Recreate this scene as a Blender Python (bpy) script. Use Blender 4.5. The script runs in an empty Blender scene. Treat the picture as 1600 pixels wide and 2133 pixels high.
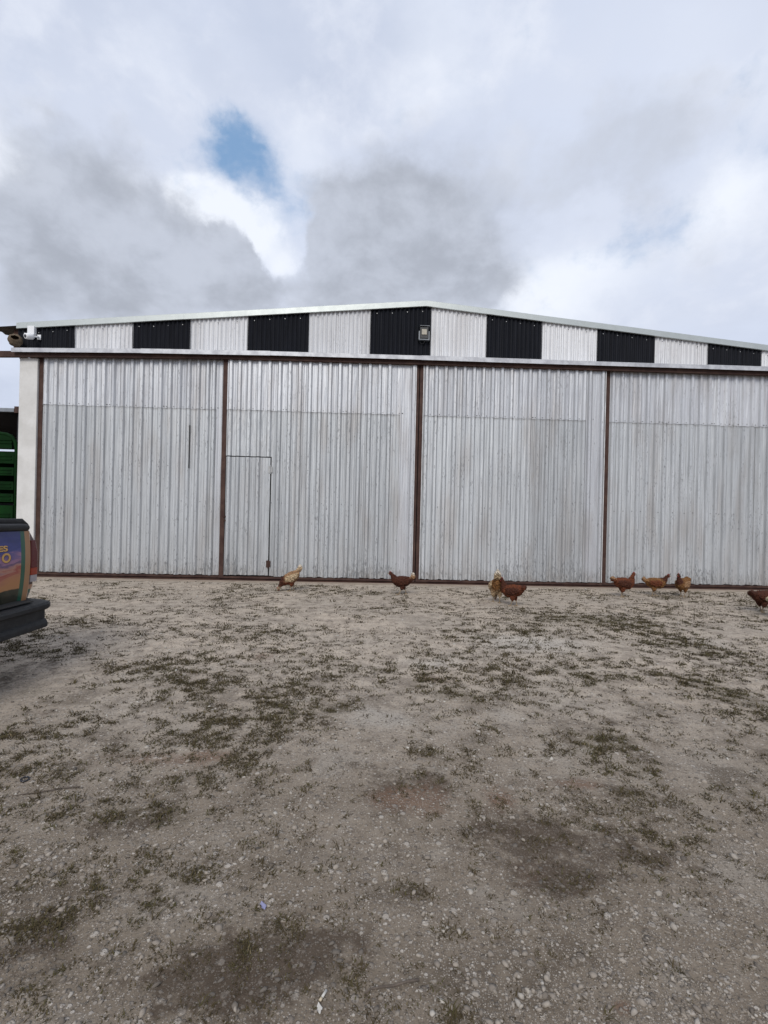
import bpy, bmesh, math, random
import numpy as np
from mathutils import Vector, Matrix

random.seed(7)
rng = np.random.default_rng(11)
sc = bpy.context.scene
COL = sc.collection
R = math.radians

# ------------------------------------------------------------------ camera
CAM_H = 1.35
cam_d = bpy.data.cameras.new('camera')
cam = bpy.data.objects.new('camera', cam_d)
COL.objects.link(cam)
cam_d.sensor_fit = 'VERTICAL'
cam_d.sensor_height = 36.0
cam_d.lens = 36.0 * 1000 / 2133
cam_d.shift_y = 13.5 / 2133
cam_d.clip_start = 0.05
cam_d.clip_end = 2000
yaw, roll = R(2.1), R(1.35)
right = Vector((math.cos(yaw), -math.sin(yaw), 0))
fwd = Vector((math.sin(yaw), math.cos(yaw), 0))
up = Vector((0, 0, 1))
cr = right * math.cos(roll) + up * math.sin(roll)
cu = -right * math.sin(roll) + up * math.cos(roll)
m = Matrix((cr, cu, -fwd)).transposed().to_4x4()
m.translation = Vector((0, 0, CAM_H))
cam.matrix_world = m
sc.camera = cam

# ------------------------------------------------------------------ world
SUN_EL, SUN_AZ = 40.0, 192.0      # azimuth clockwise from +Y; the sun stands behind the camera
world = bpy.data.worlds.new('World')
sc.world = world
world.use_nodes = True
wt = world.node_tree
wt.nodes.clear()

def N(tree, typ, **kw):
    n = tree.nodes.new(typ)
    for k, v in kw.items():
        setattr(n, k, v)
    return n

def L(tree, a, b):
    tree.links.new(a, b)

def mathn(tree, op, a, b=None, c=None, clamp=False):
    n = N(tree, 'ShaderNodeMath', operation=op)
    n.use_clamp = clamp
    for i, v in enumerate((a, b, c)):
        if v is None:
            continue
        if isinstance(v, (int, float)):
            n.inputs[i].default_value = v
        else:
            L(tree, v, n.inputs[i])
    return n.outputs[0]

def mixc(tree, fac, a, b, mode='MIX'):
    n = N(tree, 'ShaderNodeMix', data_type='RGBA', blend_type=mode)
    n.clamp_factor = True
    for sock, v in ((n.inputs[0], fac), (n.inputs[6], a), (n.inputs[7], b)):
        if isinstance(v, (int, float)):
            sock.default_value = v
        elif isinstance(v, (tuple, list)):
            sock.default_value = (*v[:3], 1)
        else:
            L(tree, v, sock)
    return n.outputs[2]

def smooth(tree, v, lo, hi, a=0.0, b=1.0):
    n = N(tree, 'ShaderNodeMapRange', interpolation_type='SMOOTHSTEP')
    L(tree, v, n.inputs[0])
    n.inputs[1].default_value = lo
    n.inputs[2].default_value = hi
    n.inputs[3].default_value = a
    n.inputs[4].default_value = b
    return n.outputs[0]

def noise(tree, vec, scale, detail=4, rough=0.5, dist=0.0):
    n = N(tree, 'ShaderNodeTexNoise')
    if vec is not None:
        L(tree, vec, n.inputs['Vector'])
    n.inputs['Scale'].default_value = scale
    n.inputs['Detail'].default_value = detail
    n.inputs['Roughness'].default_value = rough
    n.inputs['Distortion'].default_value = dist
    return n

def vmap(tree, vec, scale=(1, 1, 1), loc=(0, 0, 0)):
    n = N(tree, 'ShaderNodeMapping')
    L(tree, vec, n.inputs['Vector'])
    n.inputs['Scale'].default_value = scale
    n.inputs['Location'].default_value = loc
    return n.outputs[0]

sky = N(wt, 'ShaderNodeTexSky', sky_type='NISHITA')
sky.sun_disc = False
sky.sun_elevation = R(SUN_EL)
sky.sun_rotation = R(SUN_AZ)
sky.air_density = 1.0
sky.dust_density = 0.6
tc = N(wt, 'ShaderNodeTexCoord')
gen = tc.outputs['Generated']
# cloud layer coordinates: the direction projected on a plane high above
sep = N(wt, 'ShaderNodeSeparateXYZ'); L(wt, gen, sep.inputs[0])
zz = mathn(wt, 'ADD', mathn(wt, 'MAXIMUM', sep.outputs[2], 0.0), 0.35)
cmb = N(wt, 'ShaderNodeCombineXYZ')
L(wt, mathn(wt, 'DIVIDE', sep.outputs[0], zz), cmb.inputs[0])
L(wt, mathn(wt, 'DIVIDE', sep.outputs[1], zz), cmb.inputs[1])
L(wt, mathn(wt, 'MULTIPLY', sep.outputs[2], 1.6), cmb.inputs[2])
P = cmb.outputs[0]
# warp of the direction so that cloud edges billow
wn = noise(wt, gen, 9.0, 6, 0.62)
sub = N(wt, 'ShaderNodeVectorMath', operation='SUBTRACT'); L(wt, wn.outputs['Color'], sub.inputs[0]); sub.inputs[1].default_value = (.5, .5, .5)
scl = N(wt, 'ShaderNodeVectorMath', operation='SCALE'); L(wt, sub.outputs[0], scl.inputs[0]); scl.inputs['Scale'].default_value = 0.10
add = N(wt, 'ShaderNodeVectorMath', operation='ADD'); L(wt, gen, add.inputs[0]); L(wt, scl.outputs[0], add.inputs[1])
nrm = N(wt, 'ShaderNodeVectorMath', operation='NORMALIZE'); L(wt, add.outputs[0], nrm.inputs[0])
WD = nrm.outputs[0]

def blobs(lst, grow=1.0):
    tot = None
    for az, el, rad, w in lst:
        a, e = R(az), R(el)
        d = (math.sin(a) * math.cos(e), math.cos(a) * math.cos(e), math.sin(e))
        k = 1.0 / (R(rad * grow) ** 2)
        dt = N(wt, 'ShaderNodeVectorMath', operation='DOT_PRODUCT')
        L(wt, WD, dt.inputs[0]); dt.inputs[1].default_value = d
        e1 = mathn(wt, 'EXPONENT', mathn(wt, 'MULTIPLY_ADD', dt.outputs['Value'], k, -k))
        tot = mathn(wt, 'MULTIPLY', e1, w) if tot is None else mathn(wt, 'MULTIPLY_ADD', e1, w, tot)
    return tot

GREY = [(-31.5, 27.2, 4.0, 0.8), (-27.0, 25.6, 4.2, .9), (-21.3, 25.1, 4.3, 1), (-16.3, 26.8, 2.7, 1), (-33.8, 23.8, 4.4, 0.7), (-13.1, 25.0, 2.3, 0.9), (-35.5, 18.5, 3.0, 0.6), (-3.2, 29.6, 3.7, 1.1), (3.0, 29.4, 4.2, 1.15), (-0.9, 26.0, 5.4, 1.2), (8.2, 27.5, 3.8, 1), (13.3, 25.9, 2.4, 0.9), (-5.0, 32.7, 2.0, 0.6), (20.6, 32.4, 6.2, 0.36), (27.8, 34.4, 4.8, 0.34), (9.7, 36.0, 5.8, 0.33), (33.5, 36.4, 4.2, 0.36), (-33.3, 33.6, 4.2, 0.30), (-25.3, 33.2, 2.6, 0.2), (-10.2, 27.6, 1.7, -1.3), (-12.2, 30.0, 1.6, -1.1), (-16.5, 31.6, 2.0, -.8), (-9.5, 31, 1.5, -.6), (34.7, 22.7, 4.7, 0.3)]
WHITE = [(-17.9, 30.5, 2.1, 1), (-13.2, 29.8, 1.6, 1), (-21.0, 31.3, 1.4, 0.8), (-36.3, 29.5, 1.9, 0.9), (-9.9, 26.7, 1.4, 0.7), (17.2, 24.2, 2.8, 0.7), (22.8, 24.6, 3.1, 0.55), (37.6, 30.3, 2.0, 0.5), (38.0, 27.3, 3.1, 0.42), (29.0, 25.4, 3.7, 0.35), (-25.5, 41.2, 3.7, 0.4), (6.5, 43.8, 5.2, 0.5), (-9.1, 37.3, 3.2, 0.4), (34.2, 40.4, 4.2, 0.3), (-36.3, 21.5, 1.8, 0.4), (-26.1, 30.8, 1.5, 0.6)]
BLUE = [(-15.5, 35.0, 3.4, .5), (-15.9, 35.8, 1.5, .75), (-14.9, 34.7, 1.8, 0.55), (-16.6, 36.2, 1.2, 0.5), (-19.4, 35.9, 0.8, 0.35), (-7.9, 34.0, 1.1, 0.45), (-11.8, 34.0, 1.9, 0.35), (-20.5, 32.9, 1.8, 0.3), (-9.4, 30.7, 2.2, 0.35), (25.2, 27.5, 2.1, 0.6), (29.4, 28.1, 1.8, 0.6), (33.3, 28.8, 1.5, 0.5), (39.0, 32.9, 1.9, 0.35), (-29.8, 38.5, 1.9, 0.25), (20.9, 39.6, 2.1, 0.2), (-0.5, 46.6, 2.9, 0.15), (39.6, 37.8, 1.7, 0.25), (19.2, 26.8, 2.7, 0.3), (-36.3, 12.4, 2.3, 0.35)]
fb = noise(wt, P, 3.2, 8, 0.58, 0.25).outputs['Fac']
fb2 = noise(wt, P, 1.3, 5, 0.5, 0.4).outputs['Fac']
fb3 = noise(wt, vmap(wt, gen, (1, 1, 1.4), (7, 3, 1)), 7.5, 8, 0.58, 0.1).outputs['Fac']
fbg = noise(wt, vmap(wt, gen, (1, 1, 1.3), (5, 5, 4)), 11, 8, 0.6, 0.15).outputs['Fac']
g = mathn(wt, 'ADD', blobs(GREY), mathn(wt, 'MULTIPLY', mathn(wt, 'SUBTRACT', fb3, 0.5), 1.2))
g = mathn(wt, 'ADD', g, mathn(wt, 'MULTIPLY', mathn(wt, 'SUBTRACT', fb2, 0.5), 0.35))
g = mathn(wt, 'ADD', g, mathn(wt, 'MULTIPLY', mathn(wt, 'SUBTRACT', fbg, 0.5), 0.8))
gm = mathn(wt, 'MULTIPLY', smooth(wt, g, 0.34, 1.12), .92)
w_ = mathn(wt, 'ADD', blobs(WHITE), mathn(wt, 'MULTIPLY', mathn(wt, 'SUBTRACT', fb, 0.5), 0.6))
wm = smooth(wt, w_, 0.15, 0.9)
fb4 = noise(wt, vmap(wt, gen, (1, 1, 1.2), (2, 9, 4)), 20, 8, 0.6, 0.2).outputs['Fac']
b_ = mathn(wt, 'ADD', blobs(BLUE), mathn(wt, 'MULTIPLY', mathn(wt, 'SUBTRACT', fb3, 0.5), 1.9))
b_ = mathn(wt, 'ADD', b_, mathn(wt, 'MULTIPLY', mathn(wt, 'SUBTRACT', fb4, 0.5), 1.3))
bm_ = mathn(wt, 'MULTIPLY', smooth(wt, b_, 0.20, 1.6, 0.0, 0.9), smooth(wt, noise(wt, P, 9, 7, .6, .5).outputs['Fac'], .25, .62, .5, 1.0))
SK = 0.1
def rad(r, g_, b):
    return (r / SK, g_ / SK, b / SK)
base = mixc(wt, smooth(wt, fb2, 0.35, 0.65), rad(.52, .58, .72), rad(.66, .71, .83))
base = mixc(wt, smooth(wt, fb, 0.3, 0.75), base, rad(.64, .70, .84))
base = mixc(wt, smooth(wt, fb3, .45, .72, 0, .8), base, rad(.76, .80, .90))
c1 = mixc(wt, mathn(wt, 'MULTIPLY', wm, .9), base, rad(.86, .90, .98))
greyc = mixc(wt, smooth(wt, mathn(wt, 'MULTIPLY_ADD', fbg, .6, mathn(wt, 'MULTIPLY', fb, .5)), 0.38, 0.68), rad(.375, .405, .47), rad(.53, .57, .66))
c2 = mixc(wt, bm_, c1, mixc(wt, 0.55, sky.outputs[0], rad(.22, .45, .78)))
gfac = mathn(wt, 'MULTIPLY', gm, mathn(wt, 'SUBTRACT', 1.0, mathn(wt, 'MULTIPLY', bm_, 0.8)))
c3 = mixc(wt, gfac, c2, greyc)
# below the horizon: plain dull earth colour
c4 = mixc(wt, smooth(wt, sep.outputs[2], -0.04, 0.0), rad(.12, .11, .10), c3)
bg = N(wt, 'ShaderNodeBackground'); L(wt, c4, bg.inputs[0]); bg.inputs[1].default_value = SK
wo = N(wt, 'ShaderNodeOutputWorld'); L(wt, bg.outputs[0], wo.inputs[0])

# ------------------------------------------------------------------ sun (veiled by cloud)
sd = bpy.data.lights.new('sun', 'SUN'); sd.energy = 2.0; sd.angle = R(24); sd.color = (1.0, 0.96, 0.9)
so = bpy.data.objects.new('sun', sd); COL.objects.link(so)
a = R(SUN_AZ); e = R(SUN_EL)
sdir = Vector((math.sin(a) * math.cos(e), math.cos(a) * math.cos(e), math.sin(e)))
so.rotation_euler = sdir.to_track_quat('Z', 'Y').to_euler()
so.location = (0, -6, 12)

sc.view_settings.view_transform = 'Standard'
sc.view_settings.look = 'None'
sc.view_settings.exposure = 0.10
sc.view_settings.gamma = 1.0
sc.render.engine = 'CYCLES'

# ------------------------------------------------------------------ helpers
def tag(o, label=None, cat=None, group=None, kind=None):
    if label: o['label'] = label
    if cat: o['category'] = cat
    if group: o['group'] = group
    if kind: o['kind'] = kind
    return o

def empty(name, loc=(0, 0, 0), rz=0.0, parent=None):
    o = bpy.data.objects.new(name, None)
    COL.objects.link(o)
    o.location = loc
    o.rotation_euler = (0, 0, rz)
    o.empty_display_size = 0.2
    if parent: o.parent = parent
    return o

def mesh_obj(name, verts, faces, mat, parent=None, smooth_=False, loc=None, mats=None, fmat=None):
    me = bpy.data.meshes.new(name)
    me.from_pydata([tuple(v) for v in verts], [], faces)
    for mt in (mats or [mat]):
        me.materials.append(mt)
    if fmat is not None:
        me.polygons.foreach_set('material_index', fmat)
    if smooth_:
        me.polygons.foreach_set('use_smooth', [True] * len(me.polygons))
    me.update()
    o = bpy.data.objects.new(name, me)
    COL.objects.link(o)
    if parent is not None: o.parent = parent
    if loc is not None: o.location = loc
    return o

class MB:
    """collects boxes, tubes and lofts into one mesh"""
    def __init__(s): s.v = []; s.f = []; s.m = []
    def box(s, x0, x1, y0, y1, z0, z1, mi=0, rot=None, c=None):
        i = len(s.v)
        pts = [(x, y, z) for z in (z0, z1) for y in (y0, y1) for x in (x0, x1)]
        if rot is not None:
            c = Vector(c); pts = [tuple(rot @ (Vector(p) - c) + c) for p in pts]
        s.v += pts
        for q in ((0, 2, 3, 1), (4, 5, 7, 6), (0, 1, 5, 4), (2, 6, 7, 3), (0, 4, 6, 2), (1, 3, 7, 5)):
            s.f.append(tuple(i + k for k in q)); s.m.append(mi)
        return s
    def prism(s, prof, axis, a0, a1, mi=0, caps=True):
        """profile of 2D points swept along an axis ('x': (y,z), 'y': (x,z), 'z': (x,y))"""
        i = len(s.v); n = len(prof)
        for a in (a0, a1):
            for p, q in prof:
                s.v.append((a, p, q) if axis == 'x' else (p, a, q) if axis == 'y' else (p, q, a))
        for k in range(n):
            s.f.append((i + k, i + (k + 1) % n, i + n + (k + 1) % n, i + n + k)); s.m.append(mi)
        if caps:
            s.f.append(tuple(i + k for k in range(n))); s.f.append(tuple(i + n + k for k in reversed(range(n)))); s.m += [mi, mi]
        return s
    def tube(s, pts, rads, seg=8, mi=0, flat=None, caps=True):
        """rings round a path; rads floats or (side, upright) pairs"""
        i = len(s.v); n = len(pts)
        pts = [Vector(p) for p in pts]
        for k, p in enumerate(pts):
            t = (pts[min(k + 1, n - 1)] - pts[max(k - 1, 0)]).normalized()
            ref = Vector((0, 1, 0)) if abs(t.y) < 0.9 else Vector((0, 0, 1))
            sd_ = (ref - t * ref.dot(t)).normalized(); u = t.cross(sd_)
            r_ = rads[k] if isinstance(rads, (list, tuple)) else rads
            ra, rb = r_ if isinstance(r_, (list, tuple)) else (r_, r_)
            for j in range(seg):
                an = 2 * math.pi * j / seg
                s.v.append(tuple(p + sd_ * (math.cos(an) * ra) + u * (math.sin(an) * rb)))
        for k in range(n - 1):
            for j in range(seg):
                s.f.append((i + k * seg + j, i + k * seg + (j + 1) % seg, i + (k + 1) * seg + (j + 1) % seg, i + (k + 1) * seg + j)); s.m.append(mi)
        if caps:
            s.f.append(tuple(i + j for j in reversed(range(seg)))); s.m.append(mi)
            s.f.append(tuple(i + (n - 1) * seg + j for j in range(seg))); s.m.append(mi)
        return s
    def build(s, name, mat, parent=None, smooth_=False, mats=None, loc=None, bevel=None):
        o = mesh_obj(name, s.v, s.f, mat, parent, smooth_, loc, mats, s.m)
        bm = bmesh.new(); bm.from_mesh(o.data)
        bmesh.ops.recalc_face_normals(bm, faces=bm.faces)
        if bevel:
            bmesh.ops.remove_doubles(bm, verts=bm.verts, dist=1e-5)
            bmesh.ops.bevel(bm, geom=[e for e in bm.edges if e.calc_face_angle(0) > 0.6], offset=bevel, segments=2, profile=0.6, affect='EDGES')
        bm.to_mesh(o.data); bm.free()
        return o

def newmat(name):
    mt = bpy.data.materials.new(name); mt.use_nodes = True
    t = mt.node_tree
    return mt, t, t.nodes['Principled BSDF']

def setp(p, **kw):
    for k, v in kw.items():
        k = k.replace('_', ' ')
        if k in p.inputs: p.inputs[k].default_value = v

def bump(t, p, h, strength=0.3, dist=0.01):
    b = N(t, 'ShaderNodeBump'); b.inputs['Strength'].default_value = strength; b.inputs['Distance'].default_value = dist
    L(t, h, b.inputs['Height']); L(t, b.outputs[0], p.inputs['Normal'])

def pos(t):
    return N(t, 'ShaderNodeNewGeometry').outputs['Position']

# ------------------------------------------------------------------ materials
def sheet_material(name, base, dark, metallic, rough, upper=False, streak=0.5, flake=0.5):
    mt, t, p = newmat(name)
    po = pos(t)
    oi = N(t, 'ShaderNodeObjectInfo')
    st = noise(t, vmap(t, po, (9, 9, 0.35)), 3.0, 6, 0.6).outputs['Fac']
    cl = noise(t, vmap(t, po, (2.2, 1, 0.45)), 1.1, 5, 0.55).outputs['Fac']
    fine = noise(t, vmap(t, po, (60, 60, 3)), 2.0, 3, 0.6).outputs['Fac']
    sepz = N(t, 'ShaderNodeSeparateXYZ'); L(t, po, sepz.inputs[0]); z = sepz.outputs[2]
    col = mixc(t, mathn(t, 'MULTIPLY', smooth(t, st, 0.40, 0.72), streak), base, dark)
    col = mixc(t, mathn(t, 'MULTIPLY', smooth(t, cl, 0.46, 0.72), 0.5 if metallic > 0 else 0.22), col, (0.37, 0.335, 0.305))
    col = mixc(t, smooth(t, fine, 0.35, 0.75, 0.0, 0.25), col, dark)
    # each sheet weathered a little differently
    hs = N(t, 'ShaderNodeHueSaturation'); L(t, col, hs.inputs['Color'])
    L(t, mathn(t, 'MULTIPLY_ADD', oi.outputs['Random'], 0.22, 0.87), hs.inputs['Value'])
    col = hs.outputs[0]
    # flaked paint, more of it on the rib crests and low on the doors
    at = N(t, 'ShaderNodeAttribute', attribute_name='rib')
    fl = noise(t, vmap(t, po, (26, 26, 5)), 2.2, 5, 0.62).outputs['Fac']
    low = smooth(t, z, 0.75, 0.1, 0.0, 0.09)
    patch = mathn(t, 'MULTIPLY', smooth(t, noise(t, vmap(t, po, (1, 1, .7)), 1.6, 3, .5).outputs['Fac'], .4, .7), 0.07)
    th = mathn(t, 'ADD', fl, mathn(t, 'ADD', patch, mathn(t, 'ADD', low, mathn(t, 'MULTIPLY', at.outputs['Fac'], 0.045))))
    fm = smooth(t, th, 0.655, 0.70, 0.0, flake)
    col = mixc(t, fm, col, (0.16, 0.165, 0.17))
    # mud splashed low
    mud = mathn(t, 'MULTIPLY', smooth(t, z, 0.45, 0.05), smooth(t, noise(t, po, 7, 5, .6).outputs['Fac'], .3, .7))
    col = mixc(t, mathn(t, 'MULTIPLY', mud, 0.45), col, (0.25, 0.21, 0.17))
    flank_shade = smooth(t, mathn(t, 'ABSOLUTE', mathn(t, 'SUBTRACT', at.outputs['Fac'], 0.45)), .48, .30)  # rib flanks darkened in the colour, in place of their shading
    flank_shade = mathn(t, 'MULTIPLY', flank_shade, smooth(t, st, .15, .6, .10, .42))
    col = mixc(t, flank_shade, col, (0.22, 0.225, 0.23))
    if not upper:
        lap_shade = mathn(t, 'MULTIPLY', smooth(t, z, 3.44, 3.505), smooth(t, noise(t, vmap(t, po, (5, 5, 2)), 2, 4, .6).outputs['Fac'], .3, .7))  # shadow under the lap painted along the top of the lower sheet
        col = mixc(t, mathn(t, 'MULTIPLY', lap_shade, 0.55), col, (0.17, 0.16, 0.15))
    L(t, col, p.inputs['Base Color'])
    setp(p, Metallic=metallic, Roughness=rough)
    r2 = mathn(t, 'MULTIPLY_ADD', fl, 0.35, rough - 0.17)
    L(t, r2, p.inputs['Roughness'])
    bump(t, p, mathn(t, 'ADD', st, mathn(t, 'MULTIPLY', fm, -1.0)), 0.25, 0.004)
    return mt

M = {}
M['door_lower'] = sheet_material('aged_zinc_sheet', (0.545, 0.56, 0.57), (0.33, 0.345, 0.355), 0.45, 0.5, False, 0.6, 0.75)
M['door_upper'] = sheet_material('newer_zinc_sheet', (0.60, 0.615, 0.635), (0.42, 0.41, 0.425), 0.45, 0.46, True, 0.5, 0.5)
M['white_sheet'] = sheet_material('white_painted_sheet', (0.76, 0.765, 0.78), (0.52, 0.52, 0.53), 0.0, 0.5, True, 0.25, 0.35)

def simple(name, col, rough=0.6, metallic=0.0, var=0.15, scale=6, spec=0.5, bstr=0.15, stretch=(1, 1, 1), dark=None):
    mt, t, p = newmat(name)
    po = pos(t)
    n1 = noise(t, vmap(t, po, stretch), scale, 6, 0.6).outputs['Fac']
    n2 = noise(t, vmap(t, po, stretch), scale * 7, 4, 0.6).outputs['Fac']
    d = dark or tuple(c * (1 - var * 2) for c in col)
    cc = mixc(t, smooth(t, n1, 0.35, 0.7), col, d)
    cc = mixc(t, smooth(t, n2, 0.45, 0.8, 0, 0.5), cc, d)
    L(t, cc, p.inputs['Base Color'])
    setp(p, Metallic=metallic, Roughness=rough)
    p.inputs['Specular IOR Level'].default_value = spec
    L(t, mathn(t, 'MULTIPLY_ADD', n1, 0.2, rough - 0.1), p.inputs['Roughness'])
    bump(t, p, n2, bstr, 0.004)
    return mt

M['black_sheet'] = simple('black_painted_sheet', (0.0065, 0.0075, 0.012), 0.7, 0, 0.2, 4, 0.2, 0.1, (4, 4, .4))
M['rust'] = simple('oxide_brown_steel', (0.040, 0.018, 0.014), 0.75, 0.0, 0.3, 5, 0.3, 0.4, dark=(0.075, 0.042, 0.032))
M['rust_dark'] = simple('dark_rusty_steel', (0.035, 0.015, 0.012), 0.75, 0.0, 0.3, 5, 0.25, 0.4, dark=(0.07, 0.035, 0.024))
M['galv'] = simple('galvanised_flashing', (0.47, 0.50, 0.485), 0.42, 0.55, 0.12, 3, 0.5, 0.2, (1.5, 1, 1), dark=(0.42, 0.45, 0.44))
M['galv2'] = simple('galvanised_cover', (0.56, 0.57, 0.59), 0.45, 0.3, 0.12, 5, 0.5, 0.2, dark=(0.36, 0.365, 0.39))
M['plaster'] = simple('pale_plaster', (0.66, 0.65, 0.63), 0.9, 0, 0.08, 2.2, 0.2, 0.35, dark=(0.55, 0.54, 0.515))
M['dark'] = simple('dark_gap_shade', (0.02, 0.02, 0.02), 0.9)
M['roof_under'] = simple('weathered_roof_sheet', (0.10, 0.085, 0.075), 0.7, 0.1, 0.2, 3)
M['screw'] = simple('screw_head', (0.10, 0.10, 0.105), 0.6, 0.2)
M['screw_white'] = simple('pale_screw_head', (0.7, 0.7, 0.7), 0.5, 0.2)
M['white_plastic'] = simple('white_plastic', (0.78, 0.79, 0.80), 0.35, 0, 0.04)
M['lens'] = simple('black_glass', (0.01, 0.01, 0.014), 0.15, 0, 0.1, 3, 0.6, 0.0)
M['lamp_glass'] = simple('frosted_lamp_glass', (0.42, 0.385, 0.31), 0.3, 0, 0.1, 30)
M['clay'] = simple('dried_mud', (0.15, 0.115, 0.08), 0.95, 0, 0.2, 18, 0.1, 0.9)
M['green'] = simple('green_machine_paint', (0.0012, 0.030, 0.003), 0.8, 0, 0.25, 2, 0.15, 0.1)
M['shed_board'] = simple('dark_shed_sheet', (0.018, 0.018, 0.024), 0.8, 0, 0.2, 2)
M['shed_gutter'] = simple('dull_grey_gutter', (0.25, 0.27, 0.29), 0.5, 0.3)
M['black_plastic'] = simple('black_textured_plastic', (0.012, 0.013, 0.015), 0.6, 0, 0.12, 25, 0.3, 0.25, dark=(0.026, 0.027, 0.029))
M['rubber'] = simple('tyre_rubber', (0.02, 0.02, 0.02), 0.8)
M['rim'] = simple('wheel_rim', (0.3, 0.3, 0.31), 0.4, 0.6)
M['glass'] = simple('car_glass', (0.015, 0.02, 0.022), 0.08, 0, 0.05, 3, 0.7, 0.0)
M['lamp_red'] = simple('dark_red_lamp', (0.10, 0.008, 0.010), 0.3, 0, 0.1, 9, 0.5, 0.0)
M['lamp_orange'] = simple('orange_red_lamp', (0.30, 0.035, 0.012), 0.3, 0, 0.1, 9, 0.5, 0.0)
M['lamp_clear'] = simple('clear_lamp', (0.36, 0.33, 0.34), 0.3, 0, 0.1, 9, 0.5, 0.0)
M['gold'] = simple('yellow_lettering', (0.62, 0.36, 0.11), 0.5, 0, 0.1, 20)
M['letter_edge'] = simple('dark_lettering_edge', (0.045, 0.02, 0.02), 0.5)
M['wood'] = simple('dry_stick', (0.13, 0.105, 0.085), 0.9, 0, 0.2, 40, 0.2, 0.6)
M['paper'] = simple('white_paper', (0.52, 0.50, 0.46), 0.8, 0, 0.08, 60)
M['filter'] = simple('cigarette_filter', (0.50, 0.42, 0.30), 0.8, 0, 0.1, 60)
M['lilac'] = simple('faded_blue_plastic', (0.24, 0.24, 0.38), 0.5, 0, 0.1, 60)
M['steel'] = simple('worn_steel', (0.45, 0.45, 0.44), 0.45, 0.5)

# ------------------------------------------------------------------ ground
GRASS = [(1.9, 2.35, .35, .08, .5), (-.9, 1.75, .2, .12, .5), (1.0, 2.15, .25, .1, .5), (2.62, 6.6, 0.79, 0.46, 1), (3.51, 6.36, 0.64, 0.43, 1), (3.67, 5.17, 0.57, 0.62, 1), (4.5, 7.09, 1.06, 0.57, 0.7), (3.0, 3.62, 0.22, 0.35, 1.4), (2.8, 4.05, 0.28, 0.31, 1), (1.98, 5.73, 0.34, 0.2, 0.8), (1.37, 2.83, 0.23, 0.18, 1), (1.51, 2.56, 0.13, 0.1, 1), (1.28, 2.33, 0.14, 0.07, 1), (0.72, 3.66, 0.26, 0.2, 1), (-0.72, 3.72, 0.33, 0.31, 0.6), (-0.93, 3.12, 0.28, 0.18, 0.6), (-0.18, 3.37, 0.27, 0.17, 1), (-0.52, 4.47, 0.45, 0.37, 0.7), (-1.22, 3.71, 0.22, 0.2, 0.8), (0.35, 2.7, 0.16, 0.08, 0.9), (0.27, 4.22, 0.63, 0.4, 0.45), (1.28, 3.68, 0.55, 0.41, 0.4), (-3.64, 6.13, 0.37, 0.27, 0.8), (-2.48, 3.67, 0.26, 0.24, 1), (-2.86, 4.67, 0.28, 0.22, 0.7), (-3.16, 4.66, 0.23, 0.16, 0.8), (-1.12, 2.21, 0.24, 0.09, 1.1), (-0.79, 2.17, 0.09, 0.07, 0.8), (-0.81, 1.99, 0.12, 0.06, 0.7), (-0.72, 1.65, 0.07, 0.05, 0.8), (-0.64, 1.78, 0.07, 0.05, 0.9), (-1.04, 1.56, 0.09, 0.09, 0.9), (-0.93, 1.36, 0.08, 0.05, 0.8), (0.18, 1.75, 0.08, 0.06, 1), (0.35, 1.6, 0.06, 0.03, 0.7), (-0.29, 1.59, 0.1, 0.04, 0.8), (-0.01, 1.38, 0.07, 0.04, 1), (-0.36, 1.5, 0.09, 0.05, 0.7), (1.32, 2.04, 0.1, 0.06, 0.8), (1.16, 1.92, 0.08, 0.05, 0.8), (0.27, 1.33, 0.05, 0.03, 0.8), (1.62, 2.95, 0.21, 0.13, 0.8), (1.05, 5.44, 1.09, 0.44, 0.4), (-1.25, 5.31, 0.8, 0.33, 0.5), (2.3, 2.84, 0.17, 0.12, 0.5), (-0.23, 1.53, 0.08, 0.03, 0.6), (-0.81, 2.49, 0.22, 0.07, 0.4), (1.35, 1.79, 0.05, 0.04, 0.5)]
DAMP_SHADE = [(-0.27, 1.49, 0.24, 0.12, 1.1), (-0.38, 1.40, 0.2, 0.1, 1), (-0.13, 1.45, 0.16, 0.09, 0.8), (0.72, 2.01, 0.24, 0.18, 1.2), (0.79, 1.79, 0.14, 0.09, 1.1), (0.24, 2.41, 0.26, 0.15, 0.9), (-1.1, 2.17, 0.24, 0.11, 0.7), (-0.98, 1.48, 0.11, 0.16, 0.9), (1.14, 1.92, 0.2, 0.13, 0.8), (1.3, 2.35, .16, .12, .7), (-.7, 1.7, .12, .12, .6), (.18, 1.74, .09, .07, .6), (3.56, 4.8, 0.58, 0.53, 0.4), (-0.57, 3.73, 0.56, 0.52, 0.25), (1.47, 3.24, 0.49, 0.4, 0.25), (-2.9, 4.1, 0.25, 0.62, 0.5)]  # last patch is shade under the truck's tail, painted into the earth
REDP = [(0.23, 2.29, 0.21, 0.14, 1), (-0.9, 4.6, 0.14, 0.19, 0.8), (-0.87, 2.74, 0.16, 0.08, 1), (0.67, 2.29, 0.09, 0.1, 0.9), (1.1, 2.41, 0.14, 0.07, 0.9), (0.59, 4.04, 0.2, 0.15, 0.8), (0.74, 1.34, 0.03, 0.02, 1.2), (-1.2, 2.71, 0.24, 0.11, 0.6), (1.35, 1.74, 0.07, 0.05, 0.5), (0.67, 1.87, 0.11, 0.11, 0.4)]
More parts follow.
